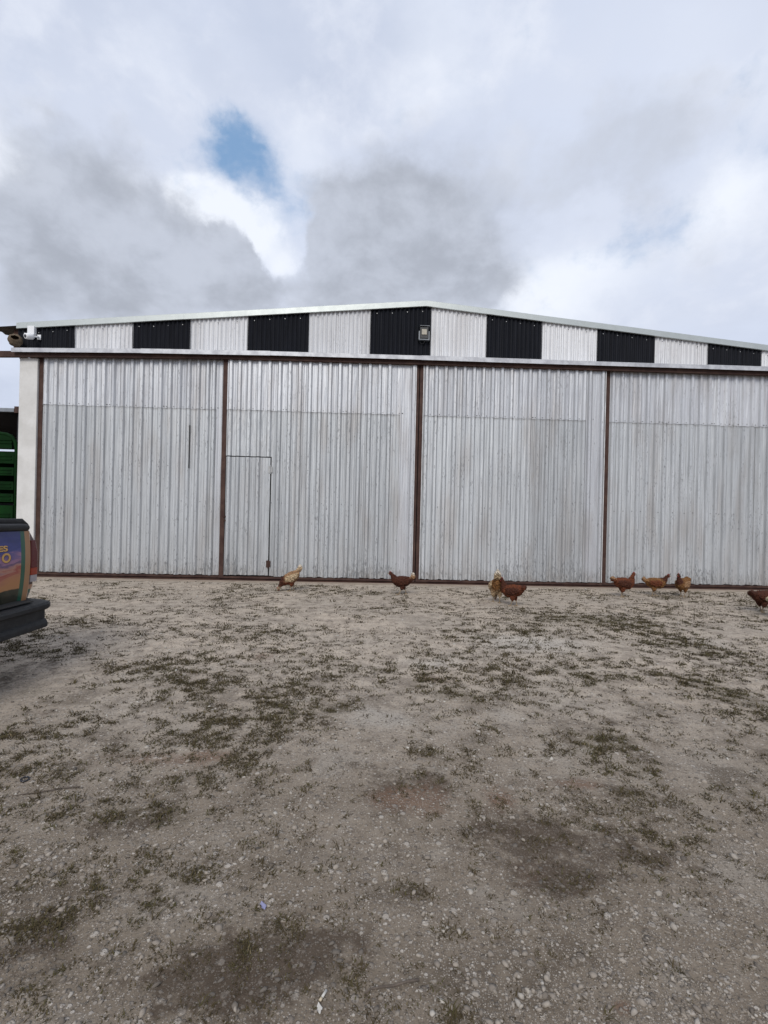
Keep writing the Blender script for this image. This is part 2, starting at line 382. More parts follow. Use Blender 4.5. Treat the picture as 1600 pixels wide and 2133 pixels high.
PALE = [(1.83, 5.28, 0.79, 0.53, 0.8), (0.09, 3.21, 0.26, 0.19, 1), (2.01, 2.61, 0.39, 0.32, 0.6), (-1.65, 3.33, 0.5, 0.49, 0.4), (4.0, 5.39, 0.43, 0.45, 0.5), (0.65, 4.52, 0.36, 0.23, 0.6), (0.97, 3.23, 0.19, 0.24, 0.7), (-0.71, 1.43, 0.17, 0.06, 0.3), (0.06, 1.53, 0.12, 0.07, 0.3), (0.52, 1.48, 0.12, 0.1, 0.3)]

_T = rng.random((8, 256, 256))
def vnoise(x, y, k=0):
    T = _T[k % 8]
    xi = np.floor(x).astype(int); yi = np.floor(y).astype(int)
    fx = x - xi; fy = y - yi
    fx = fx * fx * (3 - 2 * fx); fy = fy * fy * (3 - 2 * fy)
    a_ = T[xi & 255, yi & 255]; b = T[(xi + 1) & 255, yi & 255]; c = T[xi & 255, (yi + 1) & 255]; d = T[(xi + 1) & 255, (yi + 1) & 255]
    return (a_ * (1 - fx) + b * fx) * (1 - fy) + (c * (1 - fx) + d * fx) * fy
def fbm(x, y, s, o=4, k=0):
    t = 0; am = 1; tot = 0
    for i in range(o):
        t = t + am * vnoise(x * s + 17.3 * i, y * s + 9.1 * i, k + i); tot += am; am *= 0.55; s *= 2.03
    return t / tot
def patches(x, y, lst, wob=0.6):
    wx = x + (fbm(x, y, 2.2, 3, 1) - .5) * wob * 0.5
    wy = y + (fbm(x, y, 2.2, 3, 4) - .5) * wob * 0.5
    # fine wobble for close patches
    wx = wx + (fbm(x, y, 12, 2, 2) - .5) * 0.08; wy = wy + (fbm(x, y, 12, 2, 5) - .5) * 0.08
    t = np.zeros_like(x)
    for cx, cy, rx, ry, w in lst:
        k = min(1.0, cy / 4)
        qx = x + (wx - x) * k; qy = y + (wy - y) * k
        t += w * np.exp(-(((qx - cx) / rx) ** 2 + ((qy - cy) / ry) ** 2))
    return t
def gz(x, y):
    """ground height: gentle undulation that dies away at the threshold"""
    x = np.asarray(x, float); y = np.asarray(y, float)
    amp = np.clip((9.6 - y) / 3.0, 0, 1)
    return ((fbm(x, y, 0.7, 3, 3) - .5) * 0.05 * np.clip((y - 0.3) / 3, 0.3, 1) + (fbm(x, y, 5, 4, 2) - .5) * 0.022 + (fbm(x, y, 28, 2, 6) - .5) * 0.006) * amp

def axis(lo, hi, c0, c1, fine, grow=1.18):
    a_ = list(np.arange(c0, c1 + 1e-6, fine))
    st = fine; v = c1
    while v < hi:
        st *= grow; v += st; a_.append(v)
    st = fine; v = c0
    while v > lo:
        st *= grow; v -= st; a_.insert(0, v)
    return np.array(a_)
gx = axis(-400, 400, -2.6, 2.8, 0.02, 1.035)
gy = axis(-400, 400, 0.9, 3.6, 0.02, 1.035)
gx = gx; X, Y = np.meshgrid(gx, gy)
Zg = gz(X, Y)
nx, ny = len(gx), len(gy)
gv = np.stack([X.ravel(), Y.ravel(), Zg.ravel()], 1)
idx = np.arange(nx * ny).reshape(ny, nx)
gf = np.stack([idx[:-1, :-1], idx[:-1, 1:], idx[1:, 1:], idx[1:, :-1]], -1).reshape(-1, 4)

def fast_mesh(name, verts, faces, k):
    me = bpy.data.meshes.new(name)
    me.vertices.add(len(verts)); me.vertices.foreach_set('co', np.asarray(verts, np.float32).ravel())
    nf = len(faces)
    me.loops.add(nf * k); me.loops.foreach_set('vertex_index', np.asarray(faces, np.int32).ravel())
    me.polygons.add(nf); me.polygons.foreach_set('loop_start', np.arange(0, nf * k, k, dtype=np.int32))
    me.update(calc_edges=True)
    return me
def fattr(me, name, vals, dom='POINT'):
    at = me.attributes.new(name, 'FLOAT', dom); at.data.foreach_set('value', np.asarray(vals, np.float32).ravel())

gme = fast_mesh('ground', gv, gf, 4)
fattr(gme, 'damp', patches(X, Y, DAMP_SHADE)); fattr(gme, 'grass', patches(X, Y, GRASS))  # damp also carries the shade painted under the truck's tail
fattr(gme, 'red', patches(X, Y, REDP)); fattr(gme, 'pale', patches(X, Y, PALE))
gme.polygons.foreach_set('use_smooth', [True] * len(gf))

mt, t, p = newmat('gravelly_earth')
po = pos(t)
def A(nm): return N(t, 'ShaderNodeAttribute', attribute_name=nm).outputs['Fac']
sp = N(t, 'ShaderNodeSeparateXYZ'); L(t, po, sp.inputs[0]); gyy = sp.outputs[1]
n_big = noise(t, po, 0.9, 6, 0.6).outputs['Fac']
n_mid = noise(t, po, 6, 6, 0.65).outputs['Fac']
n_fin = noise(t, po, 60, 5, 0.7).outputs['Fac']
n_vf = noise(t, po, 260, 3, 0.7).outputs['Fac']
col = mixc(t, smooth(t, n_big, .35, .65), (0.485, 0.41, 0.33), (0.405, 0.35, 0.288))
col = mixc(t, smooth(t, n_mid, .40, .66, 0, .85), col, (0.265, 0.222, 0.18))
col = mixc(t, mathn(t, 'MULTIPLY', smooth(t, A('pale'), .15, .9), .7), col, (0.49, 0.455, 0.405))
# foreground darkened in the colour: darker earth plus painted lens vignette
near = mathn(t, 'MULTIPLY', smooth(t, mathn(t, 'ADD', gyy, mathn(t, 'MULTIPLY', mathn(t, 'SUBTRACT', n_big, .5), 3.0)), 4.8, 1.4), .88)
col = mixc(t, near, col, (0.158, 0.128, 0.096))
n_b2 = noise(t, vmap(t, po, (1, 1, 1), (3, 8, 0)), 2.3, 6, .62).outputs['Fac']
col = mixc(t, mathn(t, 'MULTIPLY', smooth(t, n_b2, .50, .66), smooth(t, gyy, 5.5, 2.2, .25, .72)), col, (0.088, 0.069, 0.050))
col = mixc(t, mathn(t, 'MULTIPLY', smooth(t, n_b2, .46, .34), smooth(t, gyy, 6.5, 2.2, .0, .5)), col, (0.30, 0.268, 0.228))
n_m2 = noise(t, po, 16, 5, .65).outputs['Fac']
dm = mathn(t, 'ADD', mathn(t, 'ADD', A('damp'), mathn(t, 'MULTIPLY', mathn(t, 'SUBTRACT', n_m2, .5), 2.2)), mathn(t, 'MULTIPLY', mathn(t, 'SUBTRACT', n_mid, .5), 2.4))  # damp plus the shade painted under the truck's tail
col = mixc(t, smooth(t, dm, .20, .95, 0, .80), col, (0.062, 0.045, 0.032))
rd = mathn(t, 'ADD', A('red'), mathn(t, 'MULTIPLY', mathn(t, 'SUBTRACT', n_mid, .5), 1.0))
col = mixc(t, smooth(t, rd, .15, .9, 0, .75), col, (0.150, 0.092, 0.062))
gr = mathn(t, 'ADD', A('grass'), mathn(t, 'MULTIPLY', mathn(t, 'SUBTRACT', n_fin, .5), 2.2))
col = mixc(t, smooth(t, gr, .45, 1.4, 0, .55), col, (0.10, 0.082, 0.052))
hgt = mathn(t, 'MULTIPLY', n_fin, .8)
for sc_v, thr, amt in ((150, .42, .75), (62, .66, .85), (30, .86, .8)):
    vor = N(t, 'ShaderNodeTexVoronoi'); L(t, po, vor.inputs['Vector']); vor.inputs['Scale'].default_value = sc_v
    vs = N(t, 'ShaderNodeSeparateXYZ'); L(t, vor.outputs['Color'], vs.inputs[0])
    msk = mathn(t, 'MULTIPLY', smooth(t, vor.outputs['Distance'], .46, .30), mathn(t, 'GREATER_THAN', vs.outputs[0], thr))
    msk = mathn(t, 'MULTIPLY', msk, smooth(t, n_mid, .25, .6, .45, 1))
    msk = mathn(t, 'MULTIPLY', msk, smooth(t, dm, 0.2, 1.0, 1.0, 0.3))
    pc = mixc(t, vs.outputs[1], (0.12, 0.10, 0.082), (0.50, 0.455, 0.40))
    col = mixc(t, mathn(t, 'MULTIPLY', msk, amt), col, pc)
    hgt = mathn(t, 'ADD', hgt, mathn(t, 'MULTIPLY', msk, .35 * (62 / sc_v)))
col = mixc(t, mathn(t, 'MULTIPLY', smooth(t, n_vf, .62, .75, 0, .28), smooth(t, dm, 0.2, 1.0, 1.0, 0.0)), col, (0.44, 0.41, 0.37))
col = mixc(t, smooth(t, n_fin, .54, .68, 0, .8), col, (0.085, 0.068, 0.052))
L(t, col, p.inputs['Base Color'])
setp(p, Roughness=0.95); p.inputs['Specular IOR Level'].default_value = 0.12
bump(t, p, hgt, 0.8, 0.012)
M['ground'] = mt
gme.materials.append(mt)
ground = bpy.data.objects.new('ground', gme); COL.objects.link(ground)
tag(ground, 'dusty beige gravel yard with scattered grass and damp dark patches', kind='structure')

# threshold strip of smooth earth at the foot of the doors
th = MB()
M['threshold'] = simple('swept_earth_strip', (0.30, 0.245, 0.195), 0.95, 0, 0.12, 5, 0.1, 0.6, dark=(0.22, 0.18, 0.145))
nseg = 120; v = []; f = []
for i in range(nseg + 1):
    x = -7.3 + 18.5 * i / nseg
    w = 0.17 + 0.07 * (random.random() - .5)
    v += [(x, 9.86 - w, -0.012), (x, 9.86 - w * .6, 0.010 + .004 * random.random()), (x, 9.98, 0.016)]
for i in range(nseg):
    for j in range(2):
        k = i * 3 + j
        f.append((k, k + 3, k + 4, k + 1))
tag(mesh_obj('threshold_strip', v, f, M['threshold'], smooth_=True), 'smooth tan strip of earth along the foot of the doors', kind='structure')

# ------------------------------------------------------------------ warehouse
W = empty('warehouse', (0, 9.95, 0))
tag(W, 'big shed with corrugated metal doors and a black and white checked gable', 'warehouse')
D = 9.95
def ZT(x):   # top line of the doors (the old track sags to the left)
    return float(np.interp(x, [-9.5, -7.2, -6.6, -3, 1, 5, 8.5, 12], [4.38, 4.45, 4.475, 4.562, 4.588, 4.600, 4.618, 4.63]))
RX, RZ = 1.145, 5.94
def roofz(x):
    return RZ - (0.0942 if x < RX else 0.0895) * abs(x - RX)

def obj_world(o):   # parts are modelled in world coordinates; shift them under the warehouse empty
    o.location = -Vector(W.location)
    return o

def profile_trap(x0, x1, ribs, h=0.034, top=0.044, slope=0.032):
    """(x, out, rib) breakpoints of a trapezoid sheet with small stiffeners"""
    pts = [(x0, 0, 0)]
    for c in ribs:
        if c - top / 2 - slope < x0 - 0.001 or c + top / 2 + slope > x1 + 0.001: continue
        pts += [(c - top / 2 - slope, 0, 0), (c - top / 2, h, 1), (c + top / 2, h, 1), (c + top / 2 + slope, 0, 0)]
    pts.append((x1, 0, 0))
    out = []
    for a_, b in zip(pts, pts[1:]):
        out.append(a_)
        if a_[1] == 0 and b[1] == 0 and b[0] - a_[0] > 0.05:
            k = max(1, round((b[0] - a_[0]) / 0.06))
            for j in range(k):
                cx = a_[0] + (b[0] - a_[0]) * (j + .5) / k
                out += [(cx - .009, 0, 0), (cx, .004, 0), (cx + .009, 0, 0)]
    out.append(pts[-1])
    return out

def sheet(name, prof, yface, zb, zt, mat, parent, ragged=0.0, rows=6, wob=0.0025, tilt=0.0):
    n = len(prof); v = []; rib = []
    rj = [random.gauss(0, wob) for _ in range(n)]
    cells = {}
    for r_ in range(rows + 1):
        for i, (x, o, rb) in enumerate(prof):
            b = zb(x) if callable(zb) else zb
            tt = zt(x) if callable(zt) else zt
            if ragged: b += ragged * (cells.setdefault(round(x / .05), random.uniform(-.5, .5)))
            z = b + (tt - b) * r_ / rows
            dz = random.gauss(0, wob * .5) if 0 < r_ < rows else 0
            v.append((x + rj[i] + dz * .6, yface - o + rj[i] * .6 + dz + tilt * (1 - r_ / rows), z)); rib.append(rb)
    f = [(r_ * n + i, r_ * n + i + 1, (r_ + 1) * n + i + 1, (r_ + 1) * n + i) for r_ in range(rows) for i in range(n - 1)]
    o = mesh_obj(name, v, f, mat, parent)
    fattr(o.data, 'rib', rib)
    return o

def place(o, parent):
    """object modelled in world coords under a parent chain placed at known offsets"""
    o.parent = parent
    base = Vector((0, 0, 0)); q = parent
    while q is not None:
        base += q.location; q = q.parent
    o.location = -base
    return o

def split_x(prof, xa, xb):
    return [q for q in prof if xa - 1e-6 <= q[0] <= xb + 1e-6]

def ranges(x0, x1, w):
    n = max(1, round((x1 - x0) / w)); return [(x0 + (x1 - x0) * i / n, x0 + (x1 - x0) * (i + 1) / n) for i in range(n)]

ZS = 3.505    # the lap between upper and lower sheets
def screw_strip(pts, r_, mat, name, parent, out=0.004):
    mb = MB()
    for x, y, z in pts:
        mb.prism([(x + r_ * math.cos(k * math.pi / 3), z + r_ * math.sin(k * math.pi / 3)) for k in range(6)], 'y', y - out, y + .001)
    o = mb.build(name, mat); place(o, parent); tag(o, kind='stuff'); return o

def build_door(x0, x1, ribs, cols, yf, wicket=None, up_l=0.09, up_r=0.07, label=None):
    """x0..x1 outer frame; cols: sheet boundaries"""
    fr = MB()
    yb = yf + .06
    fr.box(x0, x0 + up_l, yf - .012, yb, .098, ZT(x0) - .005)
    fr.box(x1 - up_r, x1, yf - .012, yb, .098, ZT(x1) - .005)
    fr.box(x0, x1, yf - .016, yb, .052, .098)
    for zz_ in (1.65, 3.2):
        fr.box(x0 + up_l, x1 - up_r, yf + .012, yf + .05, zz_, zz_ + .06)
    nst = 8
    door = fr.build('sliding_door', M['rust'])
    place(door, W)
    if label: door['label'] = label
    for a_, b in cols:
        rr = [c for c in ribs if a_ + .02 < c < b - .02]
        # sheets meet under a rib: the next sheet starts 3 mm proud
        strip = label and 'right end' not in label and (a_, b) == cols[-1]
        up_ = sheet('sheet', profile_trap(a_ - .012, b + .012, rr), yf - .007 - .002 * (cols.index((a_, b)) % 2), .108 if strip else ZS + random.uniform(-.004, .004), lambda x: ZT(x) - .012, M['door_upper'], None, ragged=.006, rows=9 if strip else 4)
        place(up_, door)
    for a_, b in (cols if 'right end' in label else cols[:-1]):
        rr = [c for c in ribs if a_ + .02 < c < b - .02]
        k = .002 * (cols.index((a_, b)) % 2)
        segs = [(a_, b, .108)]
        if wicket:
            wx0, wx1, wz = wicket
            segs = []
            if b <= wx0 or a_ >= wx1: segs = [(a_, b, .108)]
            else:
                segs.append((max(a_, wx0), min(b, wx1 + .012), wz + .012))
                if b > wx1: segs.append((wx1 + .012, b, .108))
        for s0, s1, zb in segs:
            rr2 = [c for c in rr if s0 + .04 < c < s1 - .04]
            lo = sheet('sheet', profile_trap(s0 - (.012 if s0 == a_ else 0), s1 + (.012 if s1 == b else 0), rr2), yf - k, zb, ZS + .03, M['door_lower'], None, ragged=.022 if zb < .2 else .002, rows=9)
            place(lo, door)
    # screws
    pts = []
    for c in ribs:
        if x0 + .1 < c < x1 - .1:
            pts.append((c + .08, yf - .012, ZS + .035))
            if random.random() < .45: pts.append((c + .085, yf - .006, 1.62 + random.uniform(-.01, .01)))
            if random.random() < .25: pts.append((c, yf - .036, random.choice([2.3, 2.33, .9, 1.62])))
    for a_, b in cols[:-1]:
        pts.append((b - .03, yf - .012, ZS + .035)); pts.append((b + .03, yf - .012, ZS + .035))
    if wicket: pts = [q for q in pts if not (q[0] < wicket[1] and q[2] < wicket[2])]
    screw_strip(pts, .008, M['screw'], 'screws', door)
    return door

def rr(a_, b, step=.2, ph=0.0):
    return list(np.arange(a_ + ph, b, step))

# far left door
ribs1 = rr(-6.55, -3.30, .19) + [-3.19]
d1 = build_door(-6.70, -2.985, ribs1, [(-6.615, -5.315), (-5.315, -4.175), (-4.175, -3.12), (-3.12, -2.995)], D + .05, up_l=.085, up_r=.012, label='sliding door with a long black strip on its sheet standing in for gap shade')
o = MB().box(-3.664, -3.653, D + .018, D + .0475, 2.29, 3.17).build('slit_dark_strip', M['dark']); place(o, d1)  # black strip set on the sheet, standing in for shade in a gap
# second door with the wicket
ribs2 = rr(-2.865, .50, .205) + [.62, .92]
ribs2[0] = -2.835
d2 = build_door(-2.995, 1.028, ribs2, [(-2.905, -1.73), (-1.73, -.50), (-.50, .66), (.66, .975)], D, wicket=(-2.905, -1.985, 2.55), up_l=.09, up_r=.05, label='sliding door with a small hinged door cut into it')
wp = profile_trap(-2.893, -1.997, [c for c in ribs2 if c < -2.05])
wk = sheet('wicket_door', wp, D - .012, .125, 2.54, M['door_lower'], None, ragged=.012, rows=9)
place(wk, d2)
bk = MB().box(-2.9, -1.975, D + .012, D + .02, .11, 2.57).build('door_opening_shadow_board', M['dark']); bk.name = 'wicket_shade_board'; place(bk, d2)  # dark board added behind the wicket, its black standing in for gap shade
for z0 in (2.30, .36):
    hg = MB()
    hg.box(-2.035, -1.995, D - .026, D - .012, z0 - .07, z0 + .07)
    hg.tube([(-1.99, D - .03, z0 - .09), (-1.99, D - .03, z0 + .09)], .012, 8)
    hg.box(-1.985, -1.95, D - .022, D - .004, z0 - .06, z0 + .06)
    place(hg.build('hinge', M['steel'] if z0 > 1 else M['rust']), d2)
for z0 in (1.30, 1.22):
    place(MB().box(-2.925, -2.87, D - .03, D - .013, z0, z0 + .03).build('latch', M['rust_dark']), d2)
# third door
ribs3 = rr(1.19, 4.42, .197) + [4.52, 4.64, 4.91]
d3 = build_door(1.048, 4.985, ribs3, [(1.125, 2.275), (2.275, 3.455), (3.455, 4.58), (4.58, 4.965)], D, up_l=.072, up_r=.012, label='sliding door right of the dark centre joint')
# fourth door
ribs4 = rr(5.16, 11.0, .19)
d4 = build_door(5.0, 9.4, [c for c in ribs4 if c < 9.2], [(5.09, 6.205), (6.205, 7.345), (7.345, 8.485), (8.485, 9.33)], D + .05, up_l=.092, up_r=.05, label='sliding door at the right end, cut by the picture edge')
# pale folded sheet edges beside the centre joint
for xx in (.964, 1.122, 4.966):
    place(MB().box(xx - .006, xx + .006, D - .036, D - .0, .11, ZT(xx) - .02).build('edge_trim', M['screw_white']), d2 if xx < 1 else d3)

# track beam, floor rail
for k in range(12):
    xa = -9.4 + k * 1.6; xb = xa + 1.6
    pr = []
    mb = MB()
    za, zb_ = ZT(xa), ZT(xb)
    i = 0
    mb.v = [(xa, D - .09, za - .045), (xa, D - .02, za - .045), (xa, D - .02, za + .07), (xa, D - .09, za + .07),
            (xb, D - .09, zb_ - .045), (xb, D - .02, zb_ - .045), (xb, D - .02, zb_ + .07), (xb, D - .09, zb_ + .07)]
    mb.f = [(0, 1, 2, 3), (7, 6, 5, 4), (0, 4, 5, 1), (1, 5, 6, 2), (2, 6, 7, 3), (3, 7, 4, 0)]; mb.m = [0] * 6
    if xb < -7.0: mb.v = [(x, y, z + (.08 if j % 4 > 1 else 0)) for j, (x, y, z) in enumerate(mb.v)]
    place(mb.build('track_beam', M['rust']), W)
place(MB().box(-7.05, 9.6, D - .05, D + .10, -.02, .036).build('floor_rail', M['rust_dark']), W)
place(MB().box(-6.72, 9.5, D + .10, D + .12, .03, 4.66).build('door_backing', M['dark']), W)

# track cover: folded galvanised strip in lengths
cuts = [-7.12, -4.6, -2.05, .55 + .5, 4.03, 7.07, 9.65]
for n_, (xa, xb) in enumerate(zip(cuts, cuts[1:])):
    mb = MB(); j = .004 * (n_ % 2)
    prof = [(10.045, .16), (9.80 - j, .115 + j), (9.79 - j, .110 + j), (9.79 - j, .028 - j), (9.794, .028 - j), (9.794, .106), (10.045, .152)]
    vv = []
    for xx in (xa, xb + .03):
        z0 = ZT(xx)
        vv += [(xx, py, z0 + pz) for py, pz in prof]
    k = len(prof)
    mb.v = vv; mb.f = [(q, (q + 1) % k, k + (q + 1) % k, k + q) for q in range(k)] + [tuple(range(k)), tuple(reversed(range(k, 2 * k)))]; mb.m = [0] * len(mb.f)
    place(mb.build('track_cover', M['galv2']), W)

# gable: alternating black and white corrugated sheets
GX = [-7.19, -6.06, -4.90, -3.726, -2.562, -1.30, -.02, 1.254, 2.43, 3.627, 4.814, 6.074, 7.238, 8.433, 9.48]
YG = 10.10
scr_b, scr_w = [], []
for i, (xa, xb) in enumerate(zip(GX, GX[1:])):
    blk = (i % 2 == 0)
    n = max(2, round((xb - xa) / .091)); per = (xb - xa) / n
    prof = []
    for q in range(n * 6 + 1):
        x = xa + (xb - xa) * q / (n * 6)
        c = math.cos(2 * math.pi * (x - xa) / per)
        prof.append((x, .016 + .016 * c, 1 if c > .5 else 0))
    prof = [(x + (.012 if q == len(prof) - 1 and i < 13 else 0), o_, r_) for q, (x, o_, r_) in enumerate(prof)]
    s_ = sheet('gable_sheet', prof, YG - (.003 if blk else 0), 4.5, lambda x: roofz(x) - .075, M['black_sheet' if blk else 'white_sheet'], None, rows=3, wob=.0012)
    place(s_, W)
    s_['label'] = ('black' if blk else 'white') + ' painted corrugated gable sheet'
    for q in range(4 if blk else 3):
        x = xa + (xb - xa) * (q + .45) / (4 if blk else 3)
        (scr_b if blk else scr_w).append((x, YG - .028, roofz(x) - .205 + random.uniform(-.01, .01)))
screw_strip(scr_b, .009, M['steel'], 'pale_screws', W, .006)
screw_strip(scr_w, .009, M['screw'], 'dark_screws', W, .006)
place(MB().box(-7.0, 9.3, YG + .05, YG + .08, 4.0, 4.9).build('gable_backing', M['dark']), W)

# verge fascia in lengths
FX = [-7.20, -5.0, -3.85, -1.70, -.05, RX, 3.3, 5.2, 7.2, 9.52]
for i, (xa, xb) in enumerate(zip(FX, FX[1:])):
    j = .003 * (i % 2)
    mb = MB()
    vv = []
    for xx in (xa, xb):
        zt_ = RZ - (0.0942 if xb <= RX + .01 else 0.0895) * abs(xx - RX)
        prof = [(10.20, .004), (10.03 - j, .004), (10.026 - j, -.002), (10.026 - j, -.115), (10.05, -.122), (10.052, -.118), (10.032, -.108), (10.032, -.006), (10.20, -.006)]
        vv += [(xx, a_, zt_ + b) for a_, b in prof]
    k = len(prof)
    mb.v = vv; mb.f = [(q, (q + 1) % k, k + (q + 1) % k, k + q) for q in range(k)] + [tuple(range(k)), tuple(reversed(range(k, 2 * k)))]; mb.m = [0] * len(mb.f)
    place(mb.build('fascia', M['galv']), W)

# roof slopes (corrugated along the slope), overhanging on the left
def roof(x0, x1, y0, y1, nm='roof'):
    n = int((y1 - y0) / .19) * 2
    v = []
    for xx in (x0, x1):
        for q in range(n + 1):
            v.append((xx, y0 + (y1 - y0) * q / n, roofz(xx) - .035 + (.022 if q % 2 else 0) - .012))
    f = [(q, q + 1, n + 2 + q, n + 1 + q) for q in range(n)]
    # underside skin for thickness
    m_ = len(v); v += [(a_, b, c - .012) for a_, b, c in v]
    f += [tuple(m_ + k for k in reversed(q)) for q in f]
    # close the eave ends
    f += [(q, m_ + q, m_ + q + 1, q + 1) for q in range(n)] + [(n + 1 + q, n + 2 + q, m_ + n + 2 + q, m_ + n + 1 + q) for q in range(n)]
    place(mesh_obj(nm, v, f, M['roof_under']), W)
roof(-7.72, RX, 10.06, 34.0)
roof(9.9, RX, 10.06, 34.0)
# side and back walls, pillars
place(MB().box(-7.05, -6.95, 10.37, 33.8, 0, 5.02).build('side_wall', M['roof_under']), W)
place(MB().box(9.3, 9.42, 10.12, 33.8, 0, 5.04).build('side_wall', M['roof_under']), W)
place(MB().box(-6.95, 9.3, 33.7, 33.8, 0, 4.9).build('back_wall', M['roof_under']), W)
pl = MB().box(-7.055, -6.702, D - .01, D + .38, -.05, 4.42).build('pillar', M['plaster'], bevel=.012); place(pl, W)
pl['label'] = 'pale plastered corner pillar'
place(MB().box(9.42, 9.78, D - .01, D + .38, -.05, 4.45).build('pillar', M['plaster'], bevel=.012), W)
# timber ends under the left eave
place(MB().box(-7.34, -7.06, 10.16, 10.22, 4.62, 5.06).build('eave_timber', M['rust_dark']), W)
place(MB().box(-7.19, -7.06, 10.12, 10.18, 4.45, 5.02).build('corner_board', M['rust_dark']), W)

# ------------------------------------------------------------------ things on the warehouse
# security camera
sc_ = empty('security_camera', (-6.85, 9.92, 4.85))
tag(sc_, 'white bullet security camera hanging below the left end of the roof edge', 'security camera')
mb = MB(); mb.box(-.10, .035, .06, .14, .06, .235)
mb.build('mounting_box', M['white_plastic'], sc_, bevel=.006)
ar = MB(); ar.tube([(.085, .12, .03), (.10, .05, .01), (.06, .0, .0), (.02, -.02, 0)], [.022, .018, .018, .02], 8); ar.box(.06, .13, .12, .135, -.02, .08)
ar.build('bracket', M['white_plastic'], sc_, True)
dv = Vector((-.35, -.85, -.22)).normalized()
c0 = Vector((.04, .03, .0))
bd = MB(); bd.tube([c0 + dv * s_ for s_ in (-.02, 0, .03, .10, .15, .155)], [.02, .048, .058, .06, .056, .044], 16)
bd.build('camera_body', M['white_plastic'], sc_, True)
ln = MB(); ln.tube([c0 + dv * s_ for s_ in (.150, .158)], [.034, .032], 14); ln.build('lens', M['lens'], sc_)

# floodlight
fl_ = empty('floodlight', (1.115, 9.99, 5.25))
tag(fl_, 'small square floodlight on the black gable sheet under the ridge', 'floodlight')
MB().box(-.085, .085, -.02, .05, -.125, .105).build('housing', simple('dark_grey_casting', (0.035, 0.035, 0.035), .5), fl_, bevel=.008)
MB().box(-.052, .052, -.032, -.0205, -.052, .060).build('lens', M['lamp_glass'], fl_, bevel=.003)
fb_ = MB().box(-.112, -.092, -.005, .06, -.145, .03).box(.092, .112, -.005, .06, -.145, .03).box(-.112, .112, -.006, .06, -.150, -.132)
fb_.build('bracket', M['shed_gutter'], fl_)
MB().box(-.09, .115, -.03, .06, .132, .139).build('visor', M['shed_gutter'], fl_)
cb = MB(); cb.tube([(.02, .03, -.14), (.0, .05, -.2), (-.05, .07, -.22), (-.09, .075, -.15)], .007, 6); cb.build('cable', M['lens'], fl_, True)

# mud nest of an oven bird on the beam
mb = MB(); v = []; f = []
nu, nv = 40, 30
od = Vector((.50, -.84, .20)).normalized()
for j in range(nv + 1):
    th_ = math.pi * j / nv
    for i in range(nu):
        ph = 2 * math.pi * i / nu
        q = Vector((math.sin(th_) * math.cos(ph), math.sin(th_) * math.sin(ph), math.cos(th_)))
        r_ = 1 + .05 * math.sin(q.x * 9 + q.z * 5) * math.cos(q.y * 7)
        s_ = q.dot(od)
        # opening: wall folds inward
        side = (q - od * s_); side.z *= 1.35
        if s_ > 0 and side.length < .52:
            r_ *= 1.0
        v.append((q.x * .125 * r_, q.y * .125 * r_, q.z * .115 * r_ - .02 * (q.z < -.6)))
for j in range(nv):
    for i in range(nu):
        q = (Vector(v[j * nu + i]) + Vector(v[(j + 1) * nu + (i + 1) % nu])) / 2
        q = Vector((q.x / .125, q.y / .125, q.z / .115)); s_ = q.dot(od); side = q - od * s_; side.z *= 1.35
        if s_ > 0 and side.length < .50: continue
        f.append((j * nu + i, (j + 1) * nu + i, (j + 1) * nu + (i + 1) % nu, j * nu + (i + 1) % nu))
ns = mesh_obj('bird_nest', v, f, M['clay'], smooth_=True, loc=(-7.12, 9.90, 4.755))
tag(ns, 'round brown mud bird nest with a dark opening, on the beam end', 'bird nest')

# ------------------------------------------------------------------ open shed and green trailer behind, far left
S = empty('open_shed', (-12.5, 14, 0))
tag(S, 'low dark open shed with a grey gutter, left of the pale pillar', 'shed')
def inS(mb, nm, mat, **k): return place(mb.build(nm, mat, **k), S)
inS(MB().box(-15.5, -9.82, 14.0, 22.0, 4.13, 4.20), 'roof', M['shed_board'])
inS(MB().box(-15.5, -9.98, 13.88, 14.0, 4.10, 4.21), 'gutter', M['shed_gutter'], bevel=.01)
inS(MB().box(-9.97, -9.80, 13.88, 14.0, 4.08, 4.26), 'gutter_end', M['rust'])
for xx in (-9.88, -12.6, -15.4):
    inS(MB().box(xx - .12, xx + .02, 14.05, 14.2, 0, 4.12), 'post', M['shed_board'])
for (z0, z1) in ((0, 1.62), (1.64, 2.462), (2.50, 3.585), (3.665, 4.12)):
    inS(MB().box(-15.5, -12.0, 18.95, 19.0, z0, z1), 'wall_board', M['shed_board'])
    inS(MB().box(-12.0, -9.0, 18.96, 19.01, z0, z1), 'wall_board', M['shed_board'])
inS(MB().box(-9.86, -9.80, 14.2, 18.9, 0, 4.1), 'side_wall', M['shed_board'])
inS(MB().box(-15.5, -15.4, 14.2, 18.9, 0, 4.1), 'side_wall', M['shed_board'])

T = empty('livestock_trailer', (-10.0, 12.4, 0))
tag(T, 'dark green slatted livestock trailer parked in the open shed', 'trailer')
def inT(mb, nm, mat, **k): return place(mb.build(nm, mat, **k), T)
